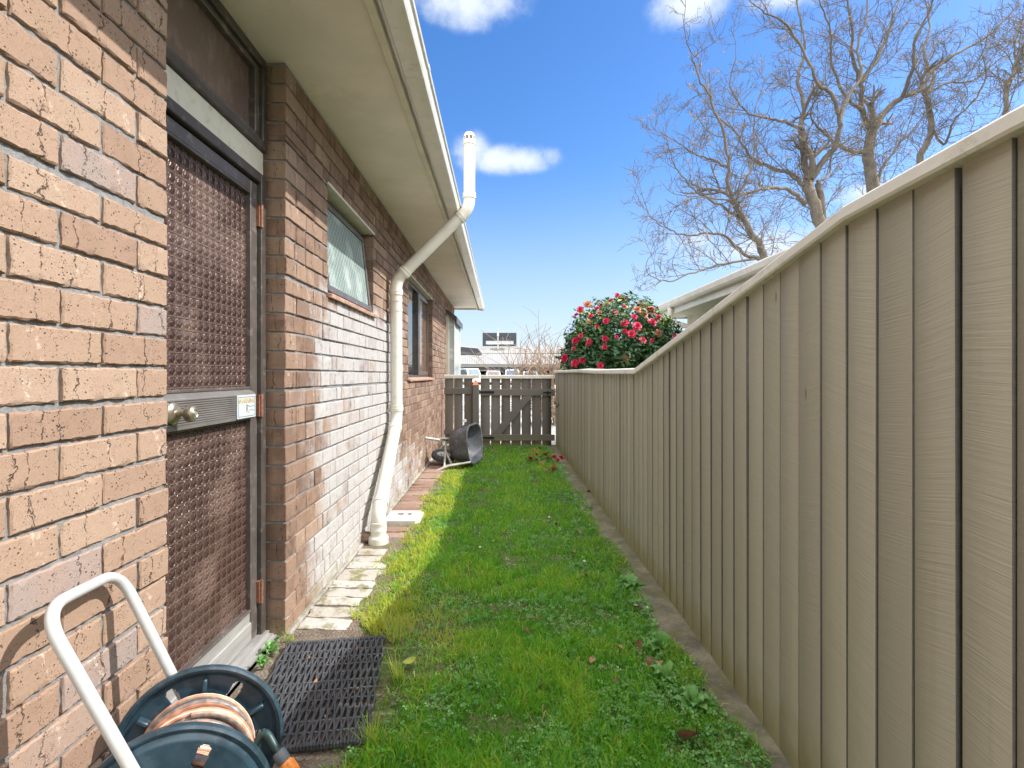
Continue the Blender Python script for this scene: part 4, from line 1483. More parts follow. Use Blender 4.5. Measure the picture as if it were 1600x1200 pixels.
rings_ = [(0.0, .385, .272, .10, 0), (0.012, .40, .286, .10, 0), (0.002, .402, .288, .10, 0), (-0.006, .385, .272, .10, 0), (-0.15, .31, .232, .11, -.02), (-0.265, .215, .185, .10, -.05), (-0.29, .17, .15, .08, -.05)]
rings_ = [(0.006, .345, .238, .20, 0), (0.010, .365, .258, .22, 0), (-0.006, .367, .260, .22, 0), (-0.008, .353, .246, .21, 0),
          (-0.15, .295, .215, .18, -.02), (-0.262, .215, .175, .14, -.05), (-0.285, .16, .135, .10, -.05)]
V, F = [], []
for (dn_, la, lb, r, sh_) in rings_:
    V += rrect(rc + n_ * dn_ + h_ * sh_, h_, v_, la, lb, r)
N_ = len(V) // len(rings_)
for i in range(len(rings_) - 1):
    for k in range(N_):
        F.append([i * N_ + k, i * N_ + (k + 1) % N_, (i + 1) * N_ + (k + 1) % N_, (i + 1) * N_ + k])
F.append([(len(rings_) - 1) * N_ + k for k in range(N_)])
# inner skin
o = len(V)
inn = [(0.006, .345, .238, .20, 0), (-0.15, .283, .203, .17, -.02), (-0.258, .203, .163, .13, -.05), (-0.272, .15, .125, .09, -.05)]
for (dn_, la, lb, r, sh_) in inn:
    V += rrect(rc + n_ * dn_ + h_ * sh_, h_, v_, la, lb, r)
for i in range(len(inn) - 1):
    for k in range(N_):
        F.append([o + i * N_ + (k + 1) % N_, o + i * N_ + k, o + (i + 1) * N_ + k, o + (i + 1) * N_ + (k + 1) % N_])
F.append([o + (len(inn) - 1) * N_ + k for k in range(N_ - 1, -1, -1)])
tb.add(V, F)
tray = tb.build('tray', M['tray'], wb, recalc=False, ang=45)
for q_ in ([at(735, 722, 6.42), at(700, 728, 6.33), at(679, 737, 6.28)], [at(705, 686, 6.75), at(690, 688, 6.7), at(664, 684, 6.55)]):
    MB().tube(q_, 0.017, 10).build('frame_rail', M['wb_frame'], wb)
for (a, b_) in (((697, 688, 6.72), (694, 731, 6.31)), ((697, 706, 6.55), (706, 727, 6.36))):
    lg = MB(); lg.tube([at(*a), at(*b_)], 0.014, 8); lg.build('leg', M['wb_frame'], wb)
gp_ = MB()
gp_.box((-.075, -.035, -.006), (.075, .035, .006), .002, Matrix.Translation(at(694, 685, 6.7)) @ Matrix.Rotation(-.1, 4, 'Z'))
gp_.build('brace_plate', M['wb_frame'], wb)
wl = MB()
wc = at(693, 712, 6.72)
wax = Vector((0.15, -.25, 0.95))
wl.lathe([(0.095, -.03), (0.135, -.038), (0.155, -.024), (0.16, 0), (0.155, .024), (0.135, .038), (0.095, .03)], wc, wax, 28, close=True)
wheel = wl.build('wheel', M['rubber'], wb)
wr = MB(); wr.lathe([(0, -.02), (.03, -.03), (.04, -.012), (.094, -.02), (.094, .02), (.04, .012), (.03, .03), (0, .02)], wc, wax, 24); wr.build('rim', M['wb_frame'], wheel)
hnd = MB()
hnd.tube([at(722, 672, 6.85), at(726, 664, 6.85)], 0.016, 10)
hnd.build('handle_grip', M['rubber'], wb)
hn2 = MB(); hn2.lathe([(0, -.012), (.02, -.012), (.024, 0), (.02, .012), (0, .012)], at(726.5, 657.5, 6.85), (.3, -1, 0), 14)
hn2.build('end_cap', M['white_paint'], wb)

# ------------------------------------------------------------------ lawn
def lawn_xl(y):
    base_ = np.where(y < 2.30, -0.43, -0.75)
    base_ = np.where(y < 1.62, -0.50, base_)
    base_ = np.where((y > 2.3) & (y < 2.5), -0.71 + (2.5 - y) * 0.8, base_)
    return base_ + 0.03 * np.sin(y * 7.3) + 0.018 * np.sin(y * 19 + 1)


def lawn_xr(y):
    return 0.745 + 0.03 * np.sin(y * 4.1 + 1) + 0.02 * np.sin(y * 13) + 0.006 * y


def patch(x, y, s, seed=0.0):
    return np.array([mnoise.noise((a * s + seed, b * s, seed)) for a, b in zip(x, y)])


def scatter(N, ymin=0.95, ymax=8.42, pw=1.6):
    t = RNG.random(N)
    # denser near the lens: density ~ 1/y^pw
    a = 1 - pw
    y = (ymin ** a + t * (ymax ** a - ymin ** a)) ** (1 / a)
    xl, xr = lawn_xl(y), lawn_xr(y)
    x = xl + (xr - xl) * RNG.random(N)
    return x, y


def blades():
    N = 210000
    x, y = scatter(N)
    p1 = patch(x, y, 2.6); p2 = patch(x, y, 9.0, 5.0)
    edge_l = np.clip((x - lawn_xl(y)) / 0.16, 0, 1)
    keep = RNG.random(N) < np.clip(0.55 + 0.9 * p2 + 0.25 * p1, 0.12, 1) * (0.50 + 0.50 * edge_l)
    # a worn patch beside the mat
    worn = np.exp(-(((x + 0.30) / 0.16) ** 2 + ((y - 2.35) / 0.42) ** 2))
    keep &= RNG.random(N) > worn * 0.72
    x, y, p1, p2, edge_l, worn = [q[keep] for q in (x, y, p1, p2, edge_l, worn)]
    N = len(x)
    far = np.clip((y - 1.2) / 6, 0, 1)
    L = RNG.gamma(5, 0.0066, N) * (0.95 + 0.9 * p1 + 0.35 * p2) * (0.6 + 0.4 * edge_l) * (1 - .4 * worn) + 0.008
    L = np.clip(L, 0.008, 0.085)
    w = (0.0013 + 0.0009 * RNG.random(N)) * (1 + 1.5 * far)
    az = RNG.random(N) * 2 * np.pi
    lean = RNG.beta(2, 2.0, N) * 1.3 + 0.12
    dx_, dy_ = np.cos(az), np.sin(az)
    ta = RNG.random(N) * 2 * np.pi
    wx, wy = np.cos(ta), np.sin(ta)
    z0 = -0.016
    h1, r1 = L * 0.55 * np.cos(lean * .55), L * 0.55 * np.sin(lean * .55)
    h2, r2 = h1 + L * .45 * np.cos(np.minimum(lean * 1.5, 1.75)), r1 + L * .45 * np.sin(np.minimum(lean * 1.5, 1.75))
    V = np.zeros((N, 5, 3), np.float32)
    for k, (hh, rr, ww) in enumerate(((0, 0, 1), (0, 0, -1), (h1, r1, -.85), (h1, r1, .85), (h2, r2, 0))):
        V[:, k, 0] = x + dx_ * rr + wx * w * ww
        V[:, k, 1] = y + dy_ * rr + wy * w * ww
        V[:, k, 2] = z0 + hh
    idx = np.arange(N)[:, None] * 5
    Q = idx + np.array([[0, 1, 2, 3]]); T = idx + np.array([[3, 2, 4]])
    tone = np.clip(0.44 + 0.30 * p1 + 0.25 * p2 + RNG.normal(0, .17, N) + 0.22 * worn + .45 * np.clip((.40 - (x - lawn_xl(y))) / .18, 0, 1) * (y > 2.3), 0, 0.93)  # last term paints yellow sunlight into the blades of the left strip
    dry = RNG.random(N) < 0.02 + 0.30 * worn + 0.06 * (1 - edge_l)
    tone[dry] = RNG.uniform(.93, 1.0, dry.sum())
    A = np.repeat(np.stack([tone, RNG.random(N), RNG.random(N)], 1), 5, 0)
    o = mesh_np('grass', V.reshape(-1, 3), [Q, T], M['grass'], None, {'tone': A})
    props(o, kind='stuff')


blades()


def clover():
    N = 30000
    x, y = scatter(N, pw=1.5)
    p = patch(x, y, 3.2, 9.0)
    right_ = np.clip((x - 0.0) / 0.6, 0, 1)
    keep = RNG.random(N) < np.clip(0.26 + 1.5 * p + 0.75 * right_ ** 1.5, 0.02, 1) * np.clip((x - lawn_xl(y)) / .25, 0, 1)
    x, y = x[keep], y[keep]; N = len(x)
    edge_r = np.clip((x - lawn_xr(y) + 0.22) / 0.22, 0, 1)
    z = -0.016 + RNG.uniform(0.008, 0.030, N) * (1 + .5 * edge_r)
    s = RNG.uniform(0.004, 0.0085, N) * (1 + .35 * edge_r) * (1 + .12 * y)
    a0 = RNG.random(N) * 2 * np.pi
    V = np.zeros((N, 3, 5, 3), np.float32)
    tx, ty = RNG.normal(0, .35, N), RNG.normal(0, .35, N)
    for k in range(3):
        a = a0 + k * 2.094
        ca, sa = np.cos(a), np.sin(a)
        for j, (u, v, hh) in enumerate(((0.1, 0, 0), (0.8, -.55, .12), (1.25, 0, -.05), (0.8, .55, .12), (0.75, 0, -.06))):
            px_, py_ = (u * ca - v * sa) * s, (u * sa + v * ca) * s
            V[:, k, j, 0] = x + px_; V[:, k, j, 1] = y + py_; V[:, k, j, 2] = z + hh * s + px_ * tx + py_ * ty
    idx = np.arange(N * 3)[:, None] * 5
    F = np.concatenate([idx + np.array([[0, 1, 4]]), idx + np.array([[1, 2, 4]]), idx + np.array([[2, 3, 4]]), idx + np.array([[3, 0, 4]])])
    A = np.repeat(np.stack([np.clip(RNG.normal(.5, .25, N), 0, 1)] * 3, 1), 15, 0)
    o = mesh_np('ground_cover', V.reshape(-1, 3), F, M['clover'], None, {'tone': A})
    props(o, kind='stuff')


clover()


def rosette(name, mats, n, L, W, lift, layers=2, seed=0, tone=(.2, .9)):
    """low broadleaf plant: toothed leaves from one crown"""
    r = random.Random(seed)
    V, Q, A = [], [], []
    for ly in range(layers):
        for k in range(n):
            a = 2 * math.pi * (k + .5 * ly) / n + r.uniform(-.25, .25)
            l_ = L * r.uniform(.65, 1.1) * (1 - .25 * ly); lf = lift * (1 + .8 * ly) * r.uniform(.6, 1.3)
            o = len(V); t_ = r.uniform(*tone)
            m_ = 7
            for i in range(m_ + 1):
                u = i / m_
                ww = W * math.sin(math.pi * min(1, u * .93 + .07)) ** .7 * (1 + (.28 if i % 2 else -.22)) * (1.0 if i < m_ else 0.05)
                rr = l_ * u; zz = lf * math.sin(u * 2.0) - .15 * l_ * u * u + .006
                for s_ in (-1, 0, 1):
                    V.append((math.cos(a) * rr - math.sin(a) * s_ * ww, math.sin(a) * rr + math.cos(a) * s_ * ww, zz + (.22 * ww if s_ else 0) + r.gauss(0, .0006)))
                    A.append((t_, 0, 0))
            for i in range(m_):
                for j in range(2):
                    Q.append((o + i * 3 + j, o + i * 3 + j + 1, o + (i + 1) * 3 + j + 1, o + (i + 1) * 3 + j))
    ob = mesh_np(name, V, np.array(Q), mats, None, {'tone': A}, smooth=True)
    return ob


# weeds along the concrete strip and at the door
wspec = [(1033, 1012, 'lobed green weed leaning over the concrete strip at its widest leaf', 6, .085, .020),
         (1085, 1105, 'clump of pale leafy weed beside the strip, nearest the camera', 7, .075, .015),
         (985, 916, 'bluish green dock weed at the edge of the concrete strip', 7, .10, .020),
         (1040, 1060, 'flat weed rosette in front of the lobed weed by the strip', 6, .07, .014),
         (425, 1018, 'small green weed growing between the threshold and mat corner', 7, .05, .008),
         (410, 1043, 'leafy seedling in the dirt left of the mat', 6, .04, .008)]
for i, (px, py, lab, n, L, Wd) in enumerate(wspec):
    Y = 1.165 * 800 / (py - 586)
    p = at(px, py, Y)
    w_ = rosette('weed', M['clover'], n, L, Wd, .03, 2, i, (.3, 1.0))
    w_.location = (p.x, p.y, -0.012)
    props(w_, lab, 'weed')
rt = random.Random(17)
V, T_, A = [], [], []


def tuft(name, x, y, n, L, spread, label, dry):
    V, F, A = [], [], []
    for k in range(n):
        a = rt.uniform(0, 6.283); l_ = L * rt.uniform(.5, 1.1); ln = rt.uniform(.2, 1.2) * spread; w_ = .0022
        t_ = rt.uniform(.94, 1) if rt.random() < dry else rt.uniform(.5, .92)
        bx_, by_ = rt.gauss(0, .012), rt.gauss(0, .012)
        o = len(V); pr = []
        for i in range(5):
            u = i / 4
            rr = l_ * math.sin(ln * u) ; zz = l_ * u * math.cos(ln * u * .9)
            for s_ in (-1, 1):
                V.append((bx_ + math.cos(a) * rr - math.sin(a) * s_ * w_ * (1 - u * .9), by_ + math.sin(a) * rr + math.cos(a) * s_ * w_ * (1 - u * .9), zz)); A.append((t_, 0, 0))
        for i in range(4):
            F.append((o + 2 * i, o + 2 * i + 1, o + 2 * i + 3, o + 2 * i + 2))
    ob = mesh_np(name, V, np.array(F), M['grass'], None, {'tone': A})
    ob.location = (x, y, -.014)
    return props(ob, label, 'grass tuft')


for (x, y, n, L, lab, dry) in ((-0.47, 2.27, 60, .12, 'straggly yellowing grass tuft over the far right mat corner', .45), (-0.40, 1.98, 55, .11, 'grass tuft against the right edge of the mat', .35),
                               (-0.40, 1.62, 80, .10, 'bright grass tuft at the near right corner of the mat', .2), (-0.93, 2.26, 26, .06, 'thin grass sprouting at the brick corner beside the door', .3),
                               (-0.45, 1.46, 70, .09, 'long grass tuft in front of the mat', .25)):
    tuft('grass_tuft', x, y, n, L, .9, lab, dry)

# ------------------------------------------------------------------ fallen leaves, petals and daisies
M['dead_leaf'] = simple('dead_leaf', (0.17, 0.075, 0.04), 0.7, var=0.4, scale=40, dirt=(0.13, 0.06, 0.035))
M['tan_leaf'] = simple('tan_leaf', (0.30, 0.17, 0.095), 0.7, var=0.3, scale=40)
M['lime_leaf'] = simple('lime_leaf', (0.30, 0.36, 0.05), 0.5, var=0.2, scale=40)


def leaf_mesh(seed, L=.05, W=.022, curl=1.0):
    r = random.Random(seed)
    mb = MB(); V, F = [], []
    n = 8
    for i in range(n + 1):
        u = i / n
        w_ = W * math.sin(math.pi * (u * .94 + .03)) ** .8
        for s_ in (-1, -.5, 0, .5, 1):
            V.append(((u - .5) * L, s_ * w_, curl * (.35 * (s_ * w_) ** 2 / W + .012 * math.sin(u * 3.1 + seed)) + r.gauss(0, .0006)))
    for i in range(n):
        for j in range(4):
            F.append([i * 5 + j, i * 5 + j + 1, (i + 1) * 5 + j + 1, (i + 1) * 5 + j])
    mb.add(V, F)
    mb.tube([(L * .48, 0, .003), (L * .62, .003, .006), (L * .75, .008, .004)], .0009, 5)
    return mb


lspots = [(950, 875), (968, 1018), (998, 1014), (1018, 1042), (1032, 1043), (963, 1068), (843, 970), (926, 1038), (885, 812), (872, 823), (905, 835), (920, 770), (880, 765),
          (835, 745), (850, 752), (862, 760), (897, 866), (842, 1080), (822, 990), (915, 905), (812, 735), (757, 760), (770, 702), (935, 775)]
protos = []
for i, (px, py) in enumerate(lspots):
    Y = 1.165 * 800 / (py - 586); p = at(px, py, Y)
    if i < 3:
        o_ = leaf_mesh(i, .058, .021, 1.3).build('fallen_leaf', M['dead_leaf'] if i != 1 else M['tan_leaf'], recalc=False)
        protos.append(o_)
    else:
        o_ = protos[i % 3].copy(); COL.objects.link(o_)
    o_.location = (p.x, p.y, 0.016); o_.scale = [rt.uniform(.45, .8)] * 3
    o_.rotation_euler = (rt.uniform(-.7, .7), rt.uniform(-.6, .6), rt.uniform(0, 6.28))
    props(o_, 'small curled brown dead leaf lying in the lawn grass', 'leaf', 'dead leaves on the lawn')
o_ = leaf_mesh(40, .085, .033, 1.6).build('fallen_leaf', M['dead_leaf'], recalc=False)
p = at(1075, 1158, 1.165 * 800 / (1158 - 586)); o_.location = (p.x, p.y, .024); o_.rotation_euler = (.5, .2, 2.2)
props(o_, 'largest reddish brown leaf with a stalk, nearest the camera on the lawn', 'leaf')
o_ = leaf_mesh(41, .055, .017, .8).build('fallen_leaf', M['lime_leaf'], recalc=False)
p = at(640, 1036, 2.06); o_.location = (p.x, p.y, .02); o_.rotation_euler = (.2, -.1, .5)
props(o_, 'yellow green leaf on the worn grass right of the mat', 'leaf')
ms = random.Random(33)
for k in range(9):
    o_ = leaf_mesh(60 + k, ms.uniform(.012, .028), ms.uniform(.004, .008), 1).build('leaf_litter', M['tan_leaf'], recalc=False) if k < 1 else o_.copy()
    if k: COL.objects.link(o_)
    s_, t_ = ms.uniform(-.3, .3), ms.uniform(-.19, .19)
    q = base @ Vector((t_, s_, .021)); o_.location = q; o_.rotation_euler = (ms.uniform(-.4, .4), ms.uniform(-.4, .4), ms.uniform(0, 6))
    props(o_, 'tiny tan leaf scrap caught in the woven black mat', 'leaf', 'leaf scraps on the mat')


def camellia_flower(name, m, seed, rad=.055, layers=4):
    r = random.Random(seed)
    V, Q, A = [], [], []
    for ly in range(layers):
        n = 7 - ly
        for k in range(n):
            a = 2 * math.pi * (k + .5 * ly) / n + r.uniform(-.15, .15)
            l_ = rad * (1 - .2 * ly) * r.uniform(.9, 1.1); el = .15 + .33 * ly + r.uniform(-.1, .1)
            o = len(V); t_ = r.uniform(.1, .95)
            for i in range(5):
                u = i / 4
                w_ = rad * .42 * math.sin(math.pi * (u * .72 + .12))
                rr = l_ * u * math.cos(el); zz = l_ * u * math.sin(el) + .006 * ly - .18 * l_ * u * u
                for s_ in (-1, 0, 1):
                    V.append((math.cos(a) * rr - math.sin(a) * s_ * w_, math.sin(a) * rr + math.cos(a) * s_ * w_, zz + (.25 * w_ if s_ else 0))); A.append((t_ * (.6 + .4 * u), 0, 0))
            for i in range(4):
                for j in range(2):
                    Q.append((o + i * 3 + j, o + i * 3 + j + 1, o + (i + 1) * 3 + j + 1, o + (i + 1) * 3 + j))
    return mesh_np(name, V, np.array(Q), m, None, {'tone': A}, smooth=True)


fl = [(838, 713), (846, 716), (866, 716), (877, 717), (871, 722), (857, 719), (828, 719)]
for i, (px, py) in enumerate(fl):
    Y = 1.165 * 800 / (py - 586); p = at(px, py, Y)
    if i == 0: f0 = o_ = camellia_flower('fallen_flower', M['petal'], 1)
    else: o_ = f0.copy(); COL.objects.link(o_)
    o_.location = (p.x, p.y, .02); o_.rotation_euler = (rt.uniform(-.7, .7), rt.uniform(-.7, .7), rt.uniform(0, 6)); s_ = rt.uniform(.55, .9); o_.scale = (s_, s_, s_)
    props(o_, 'crimson camellia bloom dropped on the lawn near the gate', 'flower', 'fallen camellia blooms')
for i in range(9):
    x, y = rt.uniform(.35, .78), rt.uniform(5.9, 7.9)
    if i == 0: f1 = o_ = camellia_flower('fallen_flower', M['petal_faded'], 4, .04, 2)
    else: o_ = f1.copy(); COL.objects.link(o_)
    o_.location = (x, y, .018); o_.rotation_euler = (rt.uniform(-.9, .9), rt.uniform(-.9, .9), rt.uniform(0, 6)); s_ = rt.uniform(.6, 1.1); o_.scale = (s_, s_, s_)
    props(o_, 'browned withered bloom lying by the fence foot', 'flower', 'withered blooms on the lawn')
M['daisy'] = simple('daisy_white', (0.75, 0.75, 0.72), 0.6)
M['daisy_eye'] = simple('daisy_yellow', (0.65, 0.42, 0.04), 0.6)
dsp = [(750, 860), (757, 867), (770, 850), (993, 952), (1013, 956), (913, 882), (858, 812), (888, 847), (775, 708), (783, 705), (770, 706), (795, 700), (770, 802), (886, 742)]
for i, (px, py) in enumerate(dsp):
    Y = 1.165 * 800 / (py - 586); p = at(px, py, Y)
    if i == 0:
        mb = MB()
        for k in range(13):
            a = 2 * math.pi * k / 13
            d_ = Vector((math.cos(a), math.sin(a), 0)); t = Vector((-math.sin(a), math.cos(a), 0))
            mb.add([d_ * .002, d_ * .008 + t * .0017 + Vector((0, 0, .0008)), d_ * .0105 + Vector((0, 0, .0012)), d_ * .008 - t * .0017 + Vector((0, 0, .0008))], [[0, 1, 2, 3]])
        dz0 = mb.build('daisy', M['daisy'], recalc=False); dz0.location = (0, 0, 0)
        ey = MB(); ey.lathe([(0.0032, 0), (0.003, .0014), (0, .0022)], (0, 0, .0004), (0, 0, 1), 10); ey.build('eye', M['daisy_eye'], dz0)
        o_ = dz0
    else:
        o_ = copy_tree(dz0)
    o_.location = (p.x, p.y, .022); o_.rotation_euler = (rt.uniform(-.5, .2), rt.uniform(-.3, .3), 0)
    o_.scale = [1.0 if Y < 5 else 1.5] * 3
    props(o_, 'tiny white daisy open in the lawn grass', 'daisy', 'daisies in the lawn')

# ------------------------------------------------------------------ camellia over the fence
def leaf_cloud(name, lobes, N, L, m, parent, tone_top=True, seed=1, dens=0.0, aspect=.42):
    r = np.random.default_rng(seed)
    P_, Nn_ = [], []
    per = [int(N * w) for (_, _, w) in lobes]
    for (c, rad, w), n in zip(lobes, per):
        d = r.normal(size=(n * 3, 3)); d /= np.linalg.norm(d, axis=1)[:, None]
        rr = 1 - 0.42 * r.random(n * 3) ** 1.7
        lump = np.array([mnoise.noise(Vector(q) * 2.3 + Vector((seed, 0, 0))) for q in d])
        lump2 = np.array([mnoise.noise(Vector(q) * 6.0 + Vector((0, seed, 0))) for q in d])
        rr = rr * (1 + .26 * lump + .20 * lump2)
        keep = r.random(n * 3) < np.clip(.55 + 1.4 * lump2 + dens, .10, 1)
        d, rr = d[keep][:n], rr[keep][:n]
        P_.append(np.array(c) + d * rr[:, None] * np.array(rad)); Nn_.append(d)
    P0, D = np.concatenate(P_), np.concatenate(Nn_)
    n = len(P0)
    nrm = D * .7 + r.normal(size=(n, 3)) * .55 + np.array([.15, 0, .45]); nrm /= np.linalg.norm(nrm, axis=1)[:, None]
    t = np.cross(nrm, r.normal(size=(n, 3))); t /= np.linalg.norm(t, axis=1)[:, None]
    b_ = np.cross(nrm, t)
    l_ = L * r.uniform(.65, 1.15, n)[:, None]; w_ = l_ * aspect
    V = np.stack([P0, P0 + t * l_ * .45 + b_ * w_ * .5 + nrm * w_ * .14, P0 + t * l_, P0 + t * l_ * .45 - b_ * w_ * .5 + nrm * w_ * .14], 1).astype(np.float32)
    idx = np.arange(n)[:, None] * 4
    F = np.concatenate([idx + np.array([[0, 1, 2]]), idx + np.array([[0, 2, 3]])])
    tone = np.clip(r.normal(.42, .24, n), 0, .9)
    sunlit_top = r.random(n) < np.clip(D[:, 2] * .35 - .05, 0, 1)  # upward-facing leaves coloured yellow-green to imitate sunlight on the crown
    tone[sunlit_top] = r.uniform(.85, 1, sunlit_top.sum())
    return mesh_np(name, V.reshape(-1, 3), F, m, parent, {'tone': np.repeat(np.stack([tone] * 3, 1), 4, 0)})


bush = thing('camellia_bush', 'rounded dark green camellia bush full of crimson blooms behind the fence', 'bush', (1.95, 8.1, 0))
lobes = [((1.93, 8.05, 1.50), (.86, .85, .86), .52), ((1.40, 7.95, 1.38), (.42, .6, .78), .16), ((2.35, 8.0, 1.45), (.50, .6, .62), .12), ((2.62, 8.1, 1.18), (.55, .6, .55), .12), ((1.9, 8.0, .75), (.95, .75, .7), .10)]
leaf_cloud('foliage', lobes, 19000, .098, M['camellia'], bush, seed=3, dens=.22)
tk = MB()
for k in range(7):
    a = k * .9
    tk.tube([(1.93 + .05 * math.cos(a), 8.08 + .05 * math.sin(a), -.05), (1.93 + .2 * math.cos(a), 8.08 + .2 * math.sin(a), .6), (1.93 + .5 * math.cos(a), 8.08 + .45 * math.sin(a), 1.3), (1.93 + .62 * math.cos(a), 8.08 + .55 * math.sin(a), 1.9)], [.03, .024, .015, .006], 7)
tk.build('trunk', M['bark'], bush)
spots = [(960, 489, 1.1), (1015, 487, 1.15), (976, 507, .95), (993, 513, 1.1), (1003, 533, 1.0), (899, 533, 1.05), (936, 572, .95), (888, 563, 1.05), (903, 570, 1.1), (912, 563, .9), (945, 542, .6), (921, 534, .55),
         (918, 538, .5), (908, 526, .6), (947, 530, .7), (906, 486, .7), (905, 498, .75), (934, 485, .8), (962, 464, .7), (933, 512, .6), (948, 503, .7), (990, 497, .8), (1018, 505, 1.0), (1024, 499, .9),
         (1051, 532, .9), (976, 518, .55), (988, 524, .8), (900, 547, .5), (963, 528, .5), (945, 544, .55), (1016, 532, .5), (975, 480, .6), (925, 500, .55)]
faded = [(918, 476, .9), (937, 492, .8), (993, 490, 1.0), (1005, 493, .9), (972, 466, .9), (1001, 478, .9), (958, 477, .8), (946, 478, .7), (920, 502, .7), (978, 560, .9), (1028, 521, .9), (938, 478, .8)]
fr0 = random.Random(6)
f0 = f1 = None
for lst, mm, nm in ((spots, 'petal', 'bloom'), (faded, 'petal_faded', 'faded_bloom')):
    first = None
    for (px, py, s_) in lst:
        # where the sight-line meets the crown's shell
        ray = (at(px, py, 1) - Vector((0, 0, EYE))).normalized()
        best = None
        for (c, rad, w) in lobes[:4]:
            oc = Vector((0, 0, EYE)) - Vector(c); q = Vector(rad) * .96
            A_ = sum((ray[i] / q[i]) ** 2 for i in range(3)); B_ = 2 * sum(ray[i] * oc[i] / q[i] ** 2 for i in range(3)); C_ = sum((oc[i] / q[i]) ** 2 for i in range(3)) - 1
            disc = B_ * B_ - 4 * A_ * C_
            t = (-B_ - math.sqrt(disc)) / (2 * A_) if disc > 0 else None
            if t and (best is None or t < best[0]):
                hit = Vector((0, 0, EYE)) + ray * t
                nn = Vector([(hit[i] - c[i]) / q[i] ** 2 for i in range(3)]).normalized()
                best = (t, hit, nn)
        if best is None:
            hit = at(px, py, 8.0); nn = Vector((0, -1, .3)).normalized()
        else:
            _, hit, nn = best
        if first is None:
            ob = camellia_flower(nm, M[mm], 2 if nm == 'bloom' else 8, .062)
            first = ob
        else:
            ob = first.copy(); COL.objects.link(ob)
        nn = (nn + Vector((fr0.uniform(-.4, .4), fr0.uniform(-.3, .1), fr0.uniform(-.3, .4)))).normalized()
        ob.parent = bush; ob.matrix_parent_inverse = world_of(bush).inverted()
        ob.location = hit + nn * fr0.uniform(-.01, .08)
        ob.rotation_euler = nn.to_track_quat('Z', 'Y').to_euler()
        ob.scale = (s_ * fr0.uniform(.95, 1.3),) * 3

# ------------------------------------------------------------------ bare trees and shrub
class Tree:
    def __init__(s, seed, crown_dir=Vector((0, 0, 1)), dens=1.0):
        s.r = random.Random(seed); s.mb = MB(); s.tr = MB(); s.pods = []; s.dens = dens
    def limb(s, pix, Y0, dY, r0, r1, trunk=False, n=5, shoots=True):
        pts = []
        for i, (px, py) in enumerate(pix):
            Y = Y0 + dY * i / max(1, len(pix) - 1)
            if py > 560 and trunk: 
                q = at(px, 586, Y); q.z = -.1; pts.append(q)
            else: pts.append(at(px, py, Y))
        # Catmull-Rom through the points, small kinks added
        P_ = []
        for i in range(len(pts) - 1):
            p0, p1, p2, p3 = pts[max(i - 1, 0)], pts[i], pts[i + 1], pts[min(i + 2, len(pts) - 1)]
            for k in range(n):
                t = k / n
                q = .5 * ((2 * p1) + (p2 - p0) * t + (2 * p0 - 5 * p1 + 4 * p2 - p3) * t * t + (3 * p1 - p0 - 3 * p2 + p3) * t ** 3)
                P_.append(q + Vector([s.r.gauss(0, .02) for _ in range(3)]))
        P_.append(pts[-1])
        rad = [r0 + (r1 - r0) * (i / (len(P_) - 1)) ** .8 for i in range(len(P_))]
        (s.tr if trunk else s.mb).tube(P_, rad, 9 if r0 > .07 else 6, cap=True)
        if not shoots: return
        L_ = sum((b_ - a).length for a, b_ in zip(P_[:-1], P_[1:]))
        cnt = max(3, int(L_ * 2.0 * s.dens))
        for k in range(cnt):
            f = (.28 if trunk else .10) + (.9 if not trunk else .72) * (k + s.r.random() * .8) / cnt
            i = min(int(f * (len(P_) - 1)), len(P_) - 2)
            d = (P_[i + 1] - P_[i]).normalized()
            s.shoot(P_[i], d, s.r.uniform(1.1, 2.3) * (1.15 - .5 * f), min(rad[i] * .5, .017), 0)
        s.shoot(P_[-1], (P_[-1] - P_[-2]).normalized(), 1.5, r1 * .9, 0, True)
    def shoot(s, p, d, L, r, depth, straight=False):
        rr = s.r
        ax_ = Vector([rr.gauss(0, 1) for _ in range(3)]); perp = (ax_ - d * ax_.dot(d)).normalized()
        a = 0.0 if straight else rr.uniform(.55, 1.15)
        d = (d * math.cos(a) + perp * math.sin(a)).normalized()
        n = 7 if depth < 2 else 5
        P_ = [p]; bend = Vector([rr.gauss(0, .26) for _ in range(3)])
        for i in range(n):
            d = (d + bend * .5 + Vector([rr.gauss(0, .13) for _ in range(3)]) + Vector((0, 0, .085))).normalized()
            P_.append(P_[-1] + d * (L / n))
        rend = max(.0045, r * .35)
        s.mb.tube(P_, [r + (rend - r) * i / n for i in range(n + 1)], 5 if depth < 1 else 4, cap=False)
        if depth >= 3:
            if rr.random() < .06: s.pods.append(P_[-1])
            return
        kids = ((4, 5), (3, 4), (1, 2))[depth]
        for k in range(rr.randint(*kids)):
            f = .22 + .78 * (k + rr.random()) / kids[1]
            i = min(int(f * n), n - 1)
            s.shoot(P_[i], (P_[i + 1] - P_[i]).normalized(), L * rr.uniform(.36, .62), max(.0045, r * .55), depth + 1)
    def done(s, label, base):
        t = thing('bare_tree', label, 'tree', base, group='bare trees behind the neighbour')
        s.tr.build('trunk', M['bark'], t, recalc=False, ang=80)
        s.mb.build('branches', M['twig'], t, recalc=False, ang=80)
        if s.pods:
            pm = MB()
            for p in s.pods:
                for k in range(3):
                    q = p + Vector([s.r.gauss(0, .05) for _ in range(3)])
                    pm.lathe([(0, -.03), (.022, 0), (0, .03)], q, (s.r.gauss(0, 1), s.r.gauss(0, 1), .3), 5)
            pm.build('seed_pods', M['seed'], t)['kind'] = 'stuff'
        return t


